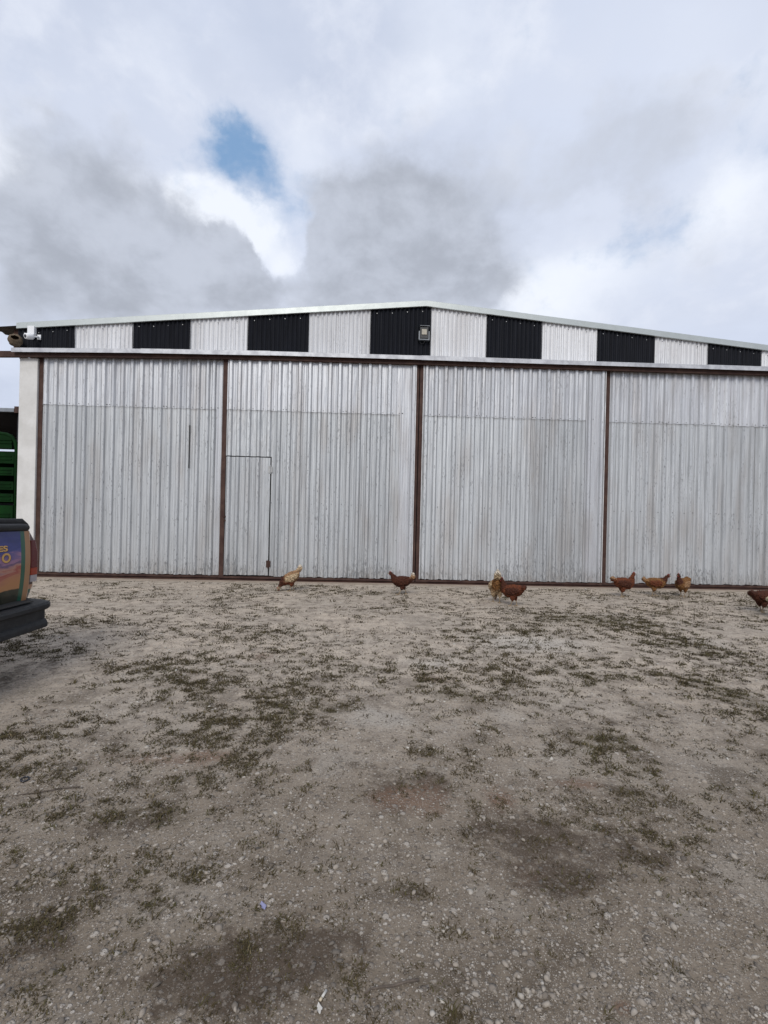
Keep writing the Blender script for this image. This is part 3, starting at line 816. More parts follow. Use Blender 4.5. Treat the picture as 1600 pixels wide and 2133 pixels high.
# rear frame with rounded top corner
path = [(-8.73, .55), (-8.76, 2.9), (-8.80, 3.06), (-8.88, 3.17), (-9.0, 3.225), (-9.15, 3.24), (-10.7, 3.24), (-10.85, 3.2), (-10.95, 3.08), (-10.98, 2.9), (-10.98, .55)]
mb = MB()
inT(MB().tube([(x, 12.3, z) for x, z in path], [(.035, .045)] * len(path), 8), 'frame', M['green'], smooth_=True)
inT(MB().tube([(x, 15.6, z) for x, z in path], [(.035, .045)] * len(path), 8), 'frame', M['green'], smooth_=True)
for z0, z1 in ((2.87, 3.22), (2.50, 2.78), (2.20, 2.40), (1.845, 2.05), (1.545, 1.745), (.95, 1.455)):
    s_ = MB()
    s_.box(-10.94, -8.80 if z0 < 2.8 else -8.86, 12.28, 12.32, z0, z1)
    zc = (z0 + z1) / 2
    for dz in (-.04, .04):
        s_.box(-10.9, -8.86, 12.262, 12.28, zc + dz - .012, zc + dz + .012)
    inT(s_, 'slat', M['green'])
    for xx in (-8.80, -10.94):
        inT(MB().box(xx - .015, xx + .015, 12.35, 15.55, z0, z1 if z0 < 2.8 else 3.05), 'slat', M['green'])
inT(MB().box(-10.9, -8.8, 12.3, 15.6, .80, .92), 'floor', M['green'])
for xx in (-8.75, -10.98):
    for yy in (13.6, 14.5):
        wv = MB(); wv.tube([(xx - .1, yy, .38), (xx - .09, yy, .38), (xx + .09, yy, .38), (xx + .1, yy, .38)], [.30, .38, .38, .30], 20)
        inT(wv, 'wheel', M['rubber'], smooth_=False)

# ------------------------------------------------------------------ pickup truck, rear right corner in view
TR = empty('pickup_truck', (-3.6, 3.5, 0))
tag(TR, 'pickup truck with a sunset sky printed on its tailgate and a black bumper', 'pickup truck')
def inTR(mb, nm, mat, par=None, **k):
    return place(mb.build(nm, mat, **k), par or TR)
# paint wraps: colour bands by height
mt, t, p = newmat('striped_truck_paint')
po = pos(t); sp = N(t, 'ShaderNodeSeparateXYZ'); L(t, po, sp.inputs[0]); z = sp.outputs[2]
cr_ = N(t, 'ShaderNodeValToRGB'); cr_.color_ramp.interpolation = 'CONSTANT'
L(t, z, cr_.inputs[0])
E_ = cr_.color_ramp.elements
E_[0].position = 0; E_[0].color = (.10, .10, .11, 1)
E_[1].position = .645; E_[1].color = (.012, .10, .065, 1)
for ps, cc in ((.672, (.42, .22, .13, 1)), (.712, (.045, .012, .014, 1)), (1.095, (.42, .24, .17, 1)), (1.118, (.05, .016, .02, 1))):
    q = E_.new(ps); q.color = cc
L(t, cr_.outputs[0], p.inputs['Base Color']); setp(p, Roughness=.35); p.inputs['Coat Weight'].default_value = .3
M['truck_paint'] = mt
# tailgate print
mt, t, p = newmat('sunset_print')
po = pos(t); sp = N(t, 'ShaderNodeSeparateXYZ'); L(t, po, sp.inputs[0]); y_, z_ = sp.outputs[1], sp.outputs[2]
wv = noise(t, vmap(t, po, (1, 2.2, 9)), 1.6, 6, .6, .6).outputs['Fac']
hz = mathn(t, 'ADD', z_, mathn(t, 'MULTIPLY', mathn(t, 'SUBTRACT', wv, .5), .30))
hz = mathn(t, 'SUBTRACT', hz, mathn(t, 'MULTIPLY', mathn(t, 'SUBTRACT', y_, 3.8), .12))
cr_ = N(t, 'ShaderNodeValToRGB'); L(t, smooth(t, hz, .62, 1.22), cr_.inputs[0])
cr_.color_ramp.elements[0].color = (.42, .19, .075, 1); cr_.color_ramp.elements[0].position = .08
cr_.color_ramp.elements[1].color = (.009, .018, .12, 1); cr_.color_ramp.elements[1].position = .95
for ps, cc in ((.20, (.38, .15, .09, 1)), (.28, (.30, .05, .045, 1)), (.35, (.42, .21, .15, 1)), (.42, (.30, .15, .17, 1)), (.47, (.08, .05, .13, 1)), (.53, (.30, .15, .24, 1)), (.62, (.11, .075, .22, 1)), (.76, (.03, .04, .20, 1))):
    q = cr_.color_ramp.elements.new(ps); q.color = cc
skyc = cr_.outputs[0]
hill = mathn(t, 'ADD', z_, mathn(t, 'MULTIPLY', mathn(t, 'SUBTRACT', noise(t, po, 9, 4, .5).outputs['Fac'], .5), .03))
c_ = mixc(t, smooth(t, hill, .712, .702), skyc, mixc(t, smooth(t, noise(t, po, 8, 3, .5).outputs['Fac'], .5, .62), (.007, .014, .007), (.035, .033, .022)))
ab = mathn(t, 'ABSOLUTE', mathn(t, 'SUBTRACT', y_, 3.52))     # stripes at both ends of the tailgate
st1 = mathn(t, 'GREATER_THAN', ab, .515)
st2 = mathn(t, 'GREATER_THAN', ab, .562)
st3 = mathn(t, 'GREATER_THAN', ab, .618)
c_ = mixc(t, st1, c_, (.008, .085, .052))
c_ = mixc(t, st2, c_, (.33, .17, .08))
c_ = mixc(t, st3, c_, (.33, .17, .08))
c_ = mixc(t, 1.0, c_, (.95, .95, .95), 'MULTIPLY')
L(t, c_, p.inputs['Base Color']); setp(p, Roughness=.3); p.inputs['Coat Weight'].default_value = .3
M['print'] = mt

XR = -2.86
# bed body: shell with rounded rear corners seen from above
def rr_poly(x0, x1, y0, y1, r_, n=5):
    out = []
    for cx, cy, a0 in ((x1 - r_, y1 - r_, 0), (x0 + .01, y1 - .01, 90), (x0 + .01, y0 + .01, 180), (x1 - r_, y0 + r_, 270)):
        rad_ = r_ if cx > x0 + .1 else .01
        for k in range(n + 1):
            a_ = R(a0 + 90 * k / n); out.append((cx + rad_ * math.cos(a_), cy + rad_ * math.sin(a_)))
    return out
def shell(levels, name, mat, par=None, smooth_=True):
    mb = MB(); n = None
    for (z, x0, x1, y0, y1, r_) in levels:
        pl_ = rr_poly(x0, x1, y0, y1, r_); n = len(pl_)
        mb.v += [(a_, b, z) for a_, b in pl_]
    for k in range(len(levels) - 1):
        for j in range(n):
            mb.f.append((k * n + j, k * n + (j + 1) % n, (k + 1) * n + (j + 1) % n, (k + 1) * n + j)); mb.m.append(0)
    mb.f.append(tuple(reversed(range(n)))); mb.f.append(tuple(range((len(levels) - 1) * n, len(levels) * n))); mb.m += [0, 0]
    return inTR(mb, name, mat, par, smooth_=smooth_)
bed = shell([(.585, -4.85, XR - .03, 2.80, 4.245, .035), (.70, -4.85, XR - .005, 2.765, 4.275, .04), (.95, -4.85, XR + .012, 2.755, 4.288, .04), (1.10, -4.85, XR, 2.775, 4.27, .04), (1.19, -4.85, XR - .03, 2.80, 4.238, .035), (1.235, -4.85, XR - .045, 2.825, 4.21, .06)], 'cargo_bed', M['truck_paint'])
inTR(MB().tube([(-4.85, 4.20, 1.232), (-2.96, 4.20, 1.232), (-2.90, 4.17, 1.23)], [(.035, .022)] * 3, 8), 'rail_cap', M['black_plastic'], smooth_=True)
inTR(MB().tube([(-4.85, 2.84, 1.232), (-2.96, 2.84, 1.232), (-2.90, 2.87, 1.23)], [(.035, .022)] * 3, 8), 'rail_cap', M['black_plastic'], smooth_=True)
# tailgate: bulging panel
v = []; f = []
zs = [.590, .62, .66, .72, .78, .84, .90, .96, 1.02, 1.08, 1.13, 1.175]
ys = [2.875, 2.90] + list(np.linspace(2.95, 4.09, 16)) + [4.14, 4.163]
for z in zs:
    bul = .030 * (1 - ((z - .93) / .34) ** 2)
    for y in ys:
        edge = -.012 if y in (ys[0], ys[-1]) else 0
        v.append((XR + .016 + bul + edge, y, z))
nn = len(ys)
f = [(k * nn + j, k * nn + j + 1, (k + 1) * nn + j + 1, (k + 1) * nn + j) for k in range(len(zs) - 1) for j in range(nn - 1)]
m0 = len(v); v += [(XR - .02, y, z) for x, y, z in v]
f += [tuple(m0 + q for q in reversed(ff)) for ff in f]
last = len(zs) - 1
for k in range(last):
    for j in (0, nn - 1):
        q = (k * nn + j, (k + 1) * nn + j, m0 + (k + 1) * nn + j, m0 + k * nn + j); f.append(q if j == 0 else tuple(reversed(q)))
for j in range(nn - 1):
    for k in (0, last):
        q = (k * nn + j, m0 + k * nn + j, m0 + k * nn + j + 1, k * nn + j + 1); f.append(q if k == 0 else tuple(reversed(q)))
tg = mesh_obj('tailgate', v, f, M['print'], smooth_=False); place(tg, TR)
tg['label'] = 'tailgate with a printed sunset sky and green and tan stripes'
# cap roll on the tailgate top
inTR(MB().tube([(XR + .012, 2.86, 1.205), (XR + .015, 2.90, 1.21), (XR + .015, 4.07, 1.205), (XR + .010, 4.13, 1.203), (XR - .01, 4.165, 1.195)], [(.03, .028), (.032, .032), (.032, .032), (.030, .030), (.02, .02)], 12), 'top_roll', M['black_plastic'], tg, smooth_=True)
inTR(MB().tube([(XR - .02, 2.83, 1.232), (XR - .02, 4.13, 1.228), (XR - .06, 4.19, 1.225), (XR - .12, 4.215, 1.222)], [(.05, .016), (.05, .016), (.045, .02), (.03, .02)], 10), 'top_cap', M['black_plastic'], tg, smooth_=True)
# lettering
def letters(txt, y_right, z0, h, width, name='lettering'):
    cu_ = bpy.data.curves.new('tmp', 'FONT'); cu_.body = txt; cu_.extrude = .02; cu_.offset = .03; cu_.size = 1
    oo = bpy.data.objects.new('tmp', cu_); COL.objects.link(oo)
    bpy.context.view_layer.update()
    me = bpy.data.meshes.new_from_object(oo.evaluated_get(bpy.context.evaluated_depsgraph_get()))
    bpy.data.objects.remove(oo)
    co = np.empty(len(me.vertices) * 3); me.vertices.foreach_get('co', co); co = co.reshape(-1, 3)
    mn, mx = co.min(0), co.max(0)
    u = (co[:, 0] - mn[0]) / (mx[0] - mn[0]); w = (co[:, 1] - mn[1]) / (mx[1] - mn[1]); d = (co[:, 2] - mn[2]) / (mx[2] - mn[2])
    z = z0 + w * h
    bul = .030 * (1 - ((z - .93) / .34) ** 2)
    out = np.stack([XR + .0165 + bul + d * .003, y_right - width * (1 - u), z], 1)
    me.vertices.foreach_set('co', out.ravel().astype(np.float32))
    me.materials.clear(); me.materials.append(M['gold'])
    o_ = bpy.data.objects.new(name, me); COL.objects.link(o_); place(o_, tg)
    # dark outline behind
    me2 = me.copy(); out2 = out.copy(); c = (out.max(0) + out.min(0)) / 2
    out2[:, 0] -= .0012; out2[:, 1] += .006; out2[:, 2] -= .004
    me2.vertices.foreach_set('co', out2.ravel().astype(np.float32)); me2.materials.clear(); me2.materials.append(M['letter_edge'])
    o2 = bpy.data.objects.new('lettering_shadow', me2); COL.objects.link(o2); place(o2, tg)
letters('ES', 3.885, 1.022, .045, .098)
letters('O', 3.915, .932, .076, .092)
# tail lamps on both corners
for s_, yc in ((1, 4.225), (-1, 2.82)):
    def lampseg(z0, z1, nm, mat):
        mb = MB(); v = []; n = 7; lv = 6
        for q in range(lv):
            z = z0 + (z1 - z0) * q / (lv - 1)
            b = .014 * (1 - ((z - .93) / .34) ** 2)
            xo = XR + .022 + b
            out = .052 - .034 * max(0, (z - .93) / .17) ** 2
            ya, yb_ = yc - .055 * s_, yc + out * s_
            for (xx, yy) in ((xo - .05, ya), (xo - .004, ya), (xo, ya + .01 * s_), (xo - .002, yb_ - .03 * s_), (xo - .014, yb_ - .010 * s_), (xo - .04, yb_), (xo - .09, yb_)):
                v.append((xx, yy, z))
        mb.v = v
        mb.f = [(k * n + j, k * n + (j + 1) % n, (k + 1) * n + (j + 1) % n, (k + 1) * n + j) for k in range(lv - 1) for j in range(n)] + [tuple(reversed(range(n))), tuple(range((lv - 1) * n, lv * n))]; mb.m = [0] * len(mb.f)
        return inTR(mb, nm, mat)
    lampseg(.862, 1.095, 'tail_lamp', M['lamp_red'])
    lampseg(.800, .860, 'indicator_lamp', M['lamp_orange'])
    lampseg(.742, .798, 'reversing_lamp', M['lamp_clear'])
# bumper
prof = [(-3.0, .585), (-2.88, .598), (-2.74, .590), (-2.680, .578), (-2.667, .560), (-2.667, .535), (-2.680, .520), (-2.700, .512), (-2.700, .440), (-2.685, .428), (-2.675, .405), (-2.675, .378), (-2.690, .366), (-3.0, .366)]
mb = MB(); n = len(prof)
stn = [(2.76, .10, 1), (2.775, .03, 1), (2.82, 0, 1), (4.165, 0, 1), (4.215, .02, 1), (4.235, .07, .9)]
for y, back, k in stn:
    for x, z in prof:
        mb.v.append((x - back if x > -2.95 else x, y - (.03 if (y > 4.2 and z < .52) else 0), z))
for k in range(len(stn) - 1):
    for j in range(n):
        mb.f.append((k * n + j, k * n + (j + 1) % n, (k + 1) * n + (j + 1) % n, (k + 1) * n + j)); mb.m.append(0)
mb.f += [tuple(reversed(range(n))), tuple(range((len(stn) - 1) * n, len(stn) * n))]; mb.m += [0, 0]
bp = inTR(mb, 'bumper', M['black_plastic'])
inTR(MB().box(-2.87, -2.72, 3.0, 3.5, .598, .604).box(-2.87, -2.72, 3.62, 4.05, .598, .604), 'step_pad', M['rubber'], bp)
# chassis, wheels, cab (mostly beyond the picture edge)
inTR(MB().box(-4.9, -2.98, 2.95, 4.08, .42, .60), 'chassis', M['shed_board'])
def wheel(cx, cy):
    t_ = MB(); t_.tube([(cx, cy - .11, .35), (cx, cy - .09, .35), (cx, cy + .09, .35), (cx, cy + .11, .35)], [.29, .35, .35, .29], 28)
    w = inTR(t_, 'wheel', M['rubber'])
    inTR(MB().tube([(cx, cy - .115, .35), (cx, cy + .115, .35)], [.19, .19], 20), 'rim', M['rim'], w)
for cx in (-3.95, -6.75):
    for cy in (2.90, 4.13): wheel(cx, cy)
cab = shell([(.50, -7.4, -4.88, 2.80, 4.245, .08), (.75, -7.5, -4.87, 2.755, 4.288, .08), (1.0, -7.5, -4.87, 2.755, 4.288, .08), (1.12, -7.4, -4.87, 2.79, 4.25, .08)], 'cab', M['truck_paint'])
shell([(1.121, -6.25, -4.95, 2.84, 4.20, .06), (1.52, -5.95, -5.03, 2.96, 4.08, .06)], 'cab_window', M['glass'], smooth_=False)
shell([(1.521, -5.95, -5.02, 2.95, 4.09, .06), (1.56, -5.88, -5.08, 3.0, 4.04, .06)], 'cab_roof', M['truck_paint'])

# ------------------------------------------------------------------ hens
def feather_mat():
    mt, t, p = newmat('hen_feathers')
    at = N(t, 'ShaderNodeAttribute', attribute_name='col')
    po = N(t, 'ShaderNodeTexCoord').outputs['Object']
    n1 = noise(t, vmap(t, po, (20, 30, 30)), 1.6, 5, .7).outputs['Fac']
    vo = N(t, 'ShaderNodeTexVoronoi'); L(t, vmap(t, po, (26, 40, 40)), vo.inputs['Vector']); vo.inputs['Scale'].default_value = 1.3
    c = mixc(t, smooth(t, vo.outputs['Distance'], .3, .75, 0, .55), at.outputs['Color'], (0.03, 0.012, 0.008))
    h = N(t, 'ShaderNodeHueSaturation'); L(t, c, h.inputs['Color']); L(t, mathn(t, 'MULTIPLY_ADD', n1, 1.0, .5), h.inputs['Value'])
    L(t, h.outputs[0], p.inputs['Base Color']); setp(p, Roughness=.75); p.inputs['Specular IOR Level'].default_value = .2
    bump(t, p, vo.outputs['Distance'], .8, .01)
    return mt
M['feather'] = feather_mat()
M['comb'] = simple('red_comb', (0.22, 0.018, 0.015), .6)
M['beak'] = simple('horn_beak', (0.32, 0.22, 0.11), .5)

POSES = {
 'alert': [(-.175, .300, .028, .035), (-.15, .285, .055, .065), (-.09, .262, .086, .092), (-.01, .240, .100, .108), (.06, .242, .094, .108), (.105, .272, .070, .085), (.128, .315, .046, .056), (.142, .360, .033, .037), (.152, .395, .027, .028), (.165, .418, .025, .026), (.185, .420, .018, .018), (.198, .416, .007, .007)],
 'walk': [(-.175, .270, .028, .035), (-.15, .262, .055, .060), (-.09, .245, .082, .088), (-.01, .230, .096, .100), (.06, .238, .092, .098), (.110, .268, .066, .074), (.142, .306, .043, .050), (.163, .340, .032, .034), (.180, .366, .026, .026), (.197, .380, .024, .025), (.217, .378, .017, .017), (.230, .372, .007, .007)],
 'peck': [(-.150, .355, .030, .035), (-.13, .330, .060, .065), (-.085, .285, .088, .095), (-.02, .235, .100, .108), (.045, .200, .095, .100), (.095, .175, .072, .080), (.135, .140, .048, .055), (.160, .105, .035, .037), (.178, .075, .027, .028), (.190, .052, .025, .025), (.200, .035, .017, .017), (.206, .022, .007, .007)],
}
def lerp3(a_, b, k): return tuple(a_[i] * (1 - k) + b[i] * k for i in range(3))
def make_hen(label, loc, heading, pose, cols, scale=1.0, tail_h=1.0, tail_w=1.0, legs=(.03, -.05), head_turn=0):
    """heading: degrees clockwise from +Y (away from the camera); model faces +x"""
    root = empty('hen', (loc[0], loc[1], float(gz(loc[0], loc[1])) - .004), R(90 - heading))
    root.scale = (scale,) * 3
    tag(root, label, 'hen', 'brown and cream hens pecking about the yard')
    st = POSES[pose]
    mb = MB()
    pts = []; rads = []
    for k, (x, z, ry, rz) in enumerate(st):
        yy = 0
        if head_turn and k >= 6: yy = math.sin(R(head_turn)) * (x - st[5][0]) ; x = st[5][0] + (x - st[5][0]) * math.cos(R(head_turn))
        pts.append((x, yy, z)); rads.append((ry, rz))
    mb.tube(pts, rads, 16)
    tx, tz = st[0][0], st[0][1]
    # tail: tented fan of feathers
    for k in range(9):
        s_ = (k - 4) / 4
        an = R(62 - 16 * abs(s_)) if tail_h >= 1 else R(45 - 12 * abs(s_))
        ln_ = (.155 - .03 * abs(s_)) * (tail_h if tail_h > .5 else 1)
        b0 = Vector((tx + .03, s_ * .02, tz - .012)); b1 = b0 + Vector((-math.cos(an) * ln_, s_ * .038 * tail_w, math.sin(an) * ln_))
        mid = (b0 + b1) / 2 + Vector((-.01, s_ * .012, -.008))
        mb.tube([b0, mid, b1 - (b1 - mid) * .15, b1], [(.012, .030), (.013, .034), (.011, .028), (.006, .012)], 8)
    cx = st[3][0]; cz = st[3][1]
    tilt = (st[2][1] - st[4][1]) * .7
    for s_ in (1, -1):   # wings folded on the flanks
        mb.tube([(cx + .095, s_ * .078, cz + .012 - tilt * .5), (cx + .05, s_ * .096, cz + .012 - tilt * .2), (cx - .02, s_ * .099, cz + .008 + tilt * .1), (cx - .09, s_ * .086, cz + .012 + tilt * .8), (cx - .145, s_ * .055, cz + .032 + tilt * 1.3)], [(.01, .03), (.018, .055), (.02, .062), (.016, .042), (.006, .012)], 10)
    hipz = cz - .055
    for s_, lx in zip((1, -1), legs):
        mb.tube([(cx - .02, s_ * .045, hipz), (cx - .02 + lx * .3, s_ * .048, hipz - .065), (cx - .025 + lx * .5, s_ * .045, .085)], [(.042, .052), (.032, .036), (.010, .011)], 10)
        fx = cx - .01 + lx
        mb.tube([(cx - .025 + lx * .5, s_ * .045, .095), (cx - .018 + lx * .8, s_ * .045, .045), (fx, s_ * .045, .008)], [.0075, .0068, .0075], 8)
        for ta in (-32, 0, 32, 180):
            tl = .048 if ta != 180 else .022
            mb.tube([(fx, s_ * .045, .010), (fx + tl * .5 * math.cos(R(ta)), s_ * .045 + tl * .5 * math.sin(R(ta)), .010), (fx + tl * math.cos(R(ta)), s_ * .045 + tl * math.sin(R(ta)), .005)], [.0065, .006, .004], 6)
    tmp = mb.build('tmp', M['feather'])
    md = tmp.modifiers.new('r', 'REMESH'); md.mode = 'VOXEL'; md.voxel_size = .0052
    me = bpy.data.meshes.new_from_object(tmp.evaluated_get(bpy.context.evaluated_depsgraph_get()))
    bpy.data.objects.remove(tmp)
    n = len(me.vertices); co = np.empty(n * 3, np.float32); me.vertices.foreach_get('co', co); co = co.reshape(-1, 3)
    no = np.empty(n * 3, np.float32); me.vertices.foreach_get('normal', no); no = no.reshape(-1, 3)
    x, y, z = co.T.astype(float)
    sd_ = loc[0] * 13.7
    f1 = fbm(x * 1.0 + sd_, z + y * .8 + 3, 22, 3, 1); f2 = fbm(x + sd_, z * 1.3 - y, 55, 2, 4)
    # plumage relief
    amp = np.clip((z - .1) / .05, 0, 1)
    co = co + no * ((f2 - .5) * .022 * amp + (fbm(x * 2 + 5, y + z * 3, 70, 2, 6) - .5) * .010 * amp)[:, None]
    body, neck, tail, wing, belly = [np.array(c) for c in cols]
    C = np.tile(body, (n, 1))
    def blend(Cc, c, w): w = np.clip(w, 0, 1)[:, None]; return Cc * (1 - w) + c * w
    C = blend(C, belly, (cz - .02 - z) / .05 + (f1 - .5) * 1.5)
    C = blend(C, wing, ((np.abs(y) > .078) & (z > cz - .06)).astype(float) * (.55 + f1))
    nx_ = st[5][0]
    if pose == 'peck': C = blend(C, neck, (x - nx_ + .02) / .04 + (f1 - .5))
    else: C = blend(C, neck, ((x - nx_ + .01) / .05 + (z - st[5][1] + .01) / .05) + (f1 - .5) - .3)
    C = blend(C, tail, np.where(x < tx + .035, (z - tz + .0) / .05 + (f1 - .5) * 1.6, 0))
    C = blend(C, tail * 0 + np.array((.62, .55, .45)), np.where(x < tx + .02, (z - tz - .075) / .03, 0) * .8 + (f2 > .62) * .35 * (x < tx))
    C = blend(C, np.array((.36, .27, .17)), (.092 - z) / .012)
    C = np.clip(C, .004, .9)
    me.vertices.foreach_set('co', co.astype(np.float32).ravel())
    ca = me.attributes.new('col', 'FLOAT_COLOR', 'POINT')
    ca.data.foreach_set('color', np.concatenate([C, np.ones((n, 1))], 1).astype(np.float32).ravel())
    me.polygons.foreach_set('use_smooth', [True] * len(me.polygons))
    me.materials.clear(); me.materials.append(M['feather'])
    me.name = 'body'
    bo = bpy.data.objects.new('body', me); COL.objects.link(bo); bo.parent = root
    # comb, wattles, beak, eyes
    hp = Vector(pts[-3]); hn = Vector(pts[-1]); d = (hn - hp).normalized(); u_ = Vector((-d.z, 0, d.x)) if abs(d.y) < .99 else Vector((0, 0, 1))
    u_ = (u_ - d * u_.dot(d)).normalized(); sdv = d.cross(u_)
    cb_ = MB(); prof2 = [(-.016, .016), (-.014, .036), (-.006, .026), (0, .042), (.007, .028), (.014, .038), (.020, .018), (.022, .010)]
    i0 = 0
    for w in (-.0035, .0035): cb_.v += [tuple(hp + d * a_ + u_ * b + sdv * w) for a_, b in prof2]
    n8 = len(prof2); cb_.f = [(j, (j + 1) % n8, n8 + (j + 1) % n8, n8 + j) for j in range(n8)] + [tuple(range(n8)), tuple(reversed(range(n8, 2 * n8)))]; cb_.m = [0] * len(cb_.f)
    cb_.build('comb', M['comb'], root)
    wt_ = MB()
    for s_ in (-1, 1): wt_.tube([hn - d * .012 + sdv * (s_ * .006) - u_ * .010, hn - d * .014 + sdv * (s_ * .008) - u_ * .026, hn - d * .014 + sdv * (s_ * .008) - u_ * .034], [(.004, .007), (.005, .009), (.003, .004)], 8)
    wt_.build('wattle', M['comb'], root, True)
    MB().tube([hn - d * .006, hn + d * .010 - u_ * .001, hn + d * .020 - u_ * .006], [(.006, .007), (.0045, .0055), (.001, .001)], 8).build('beak', M['beak'], root, True)
    for s_ in (-1, 1):
        c_e = hp + d * .008 + sdv * (s_ * .0225) + u_ * .005
        MB().tube([c_e - sdv * s_ * .003, c_e + sdv * s_ * .001, c_e + sdv * s_ * .002], [.004, .004, .001], 8).build('eye', M['lens'], root, True)
    return root

RED = (.125, .036, .014); DRED = (.062, .019, .009); GOLD = (.20, .095, .032); CREAM = (.46, .34, .21); TAN = (.32, .19, .10)
make_hen('cream and brown hen pecking with its head down, nearest the wicket door', (-1.36, 8.72), 258, 'peck', (TAN, DRED, CREAM, (.50, .38, .24), RED), 1.0, 1.0)
make_hen('dark red hen striding to the left below the dark centre joint', (.65, 8.57), 272, 'walk', (DRED, DRED, TAN, DRED, DRED), 1.0, 1.0, 1.0, (.07, -.075))
make_hen('golden hen seen from behind with its spotted pale tail straight up', (2.20, 7.95), 12, 'peck', (GOLD, RED, (.50, .38, .24), CREAM, CREAM), 1.12, 1.3, .45)
make_hen('dark red-brown hen in front of the golden one, tail to the right', (2.36, 7.62), 300, 'alert', (RED, DRED, DRED, DRED, RED), 1.0, .6)
make_hen('red-brown hen standing tall facing right, leftmost of the three by the right door', (4.82, 8.76), 92, 'alert', (RED, RED, TAN, DRED, RED), 1.04, .7)
make_hen('golden hen with a dark neck facing right, middle of the three by the right door', (5.56, 8.98), 106, 'walk', (GOLD, DRED, TAN, RED, GOLD), 1.04, .7)
make_hen('golden hen turned to the camera, rightmost of the three by the right door', (6.02, 8.90), 236, 'alert', (GOLD, DRED, GOLD, TAN, GOLD), 1.02, .7)
make_hen('very dark hen at the right picture edge, tail to the left', (6.34, 7.40), 84, 'walk', (DRED, DRED, (.05, .018, .01), DRED, DRED), 1.06, .7)
make_hen('pale cream hen cut off at the right picture edge', (6.26, 7.00), 75, 'walk', ((.55, .50, .34), CREAM, CREAM, (.55, .50, .36), CREAM), 1.0, .7)

# ------------------------------------------------------------------ gravel, stones, grass
def ico(sub):
    bm = bmesh.new(); bmesh.ops.create_icosphere(bm, subdivisions=sub, radius=1)
    v = np.array([q.co[:] for q in bm.verts]); f = np.array([[w.index for w in q.verts] for q in bm.faces]); bm.free(); return v, f
iv, if_ = ico(1)
def stone_var(v, k):
    r = np.random.default_rng(100 + k)
    s = r.uniform(.65, 1.2, 3); s[2] *= .62
    d = 1 + r.uniform(-.22, .22, len(v))
    # chop with planes so faces are angular
    q = v * d[:, None]
    for _ in range(8):
        nrm_ = r.normal(size=3); nrm_ /= np.linalg.norm(nrm_); lim = r.uniform(.38, .72)
        dd = q @ nrm_; q = q - np.outer(np.maximum(dd - lim, 0), nrm_)
    return q * s
svars = [stone_var(iv, k) for k in range(12)]

def stone_mat():
    mt, t, p = newmat('loose_stone')
    at = N(t, 'ShaderNodeAttribute', attribute_name='tone').outputs['Fac']
    oi = N(t, 'ShaderNodeObjectInfo').outputs['Random']
    po = pos(t)
    cr_ = N(t, 'ShaderNodeValToRGB'); L(t, mathn(t, 'ADD', at, 0), cr_.inputs[0])
    el = cr_.color_ramp.elements
    el[0].position = 0; el[0].color = (.075, .068, .06, 1); el[1].position = 1; el[1].color = (.50, .48, .43, 1)
    for ps, cc in ((.3, (.17, .145, .12, 1)), (.6, (.31, .27, .225, 1)), (.85, (.42, .39, .345, 1))):
        q = el.new(ps); q.color = cc
    n1 = noise(t, po, 70, 4, .6).outputs['Fac']
    c = mixc(t, smooth(t, n1, .35, .75, 0, .5), cr_.outputs[0], (.14, .12, .10))
    L(t, c, p.inputs['Base Color']); setp(p, Roughness=.92); p.inputs['Specular IOR Level'].default_value = .15
    bump(t, p, noise(t, po, 160, 3, .6).outputs['Fac'], .4, .002)
    return mt
M['stone'] = stone_mat()

def in_view(x, y, mx=.84):
    return (np.abs(x - y * .035) < mx * y + .25)
def scatter(n, y0, y1, powy=1.0):
    """random ground points, denser close to the camera"""
    u = rng.random(n)
    y = y0 * (y1 / y0) ** u
    x = (rng.random(n) * 2 - 1) * (.84 * y + .25) + y * .035
    return x, y
def stones_mesh(x, y, s, tone, name):
    n = len(x)
    V = np.empty((n, len(iv), 3)); kk = rng.integers(0, 12, n)
    ang = rng.random(n) * 2 * np.pi; tl = rng.normal(0, .25, n)
    for k in range(12):
        m_ = kk == k
        V[m_] = svars[k][None]
    ca, sa = np.cos(ang), np.sin(ang)
    ct, st_ = np.cos(tl), np.sin(tl)
    vx, vy, vz = V[..., 0].copy(), V[..., 1].copy(), V[..., 2].copy()
    vy, vz = vy * ct[:, None] - vz * st_[:, None], vy * st_[:, None] + vz * ct[:, None]
    vx, vy = vx * ca[:, None] - vy * sa[:, None], vx * sa[:, None] + vy * ca[:, None]
    z0 = gz(x, y) + s * rng.uniform(-.25, .25, n)
    out = np.stack([x[:, None] + vx * s[:, None], y[:, None] + vy * s[:, None], z0[:, None] + vz * s[:, None]], -1).reshape(-1, 3)
    F = (if_[None] + (np.arange(n) * len(iv))[:, None, None]).reshape(-1, 3)
    me = fast_mesh(name, out, F, 3)
    fattr(me, 'tone', np.repeat(tone, len(iv)))
    me.materials.append(M['stone'])
    o = bpy.data.objects.new(name, me); COL.objects.link(o)
    return o
NS = 150000
x, y = scatter(NS, 1.12, 9.75)
dens = .35 + .65 * (fbm(x, y, 1.6, 4, 5) > .5) * np.clip((fbm(x, y, 1.6, 4, 5) - .45) * 6, 0, 1)
dens *= 1 - .8 * np.clip(patches(x, y, PALE), 0, 1)
dens *= 1 - .35 * np.clip(patches(x, y, REDP), 0, 1)
dens = np.where((x > .2) & (y < 2.0), np.clip(dens * 1.6, 0, 1), dens)
k = rng.random(NS) < dens
k &= ~((x > 1.0) & (x < 3.2) & (y > 2.1) & (y < 3.1) & (rng.random(NS) < .6))
x, y = x[k], y[k]; n = len(x)
s = .0020 + .0030 * rng.pareto(3.0, n); s = np.clip(s, .0020, .015) * (1.0 + .10 * y)
tone = np.clip(rng.normal(.55, .20, n), 0, 1); tone[rng.random(n) < .012] = 1.0
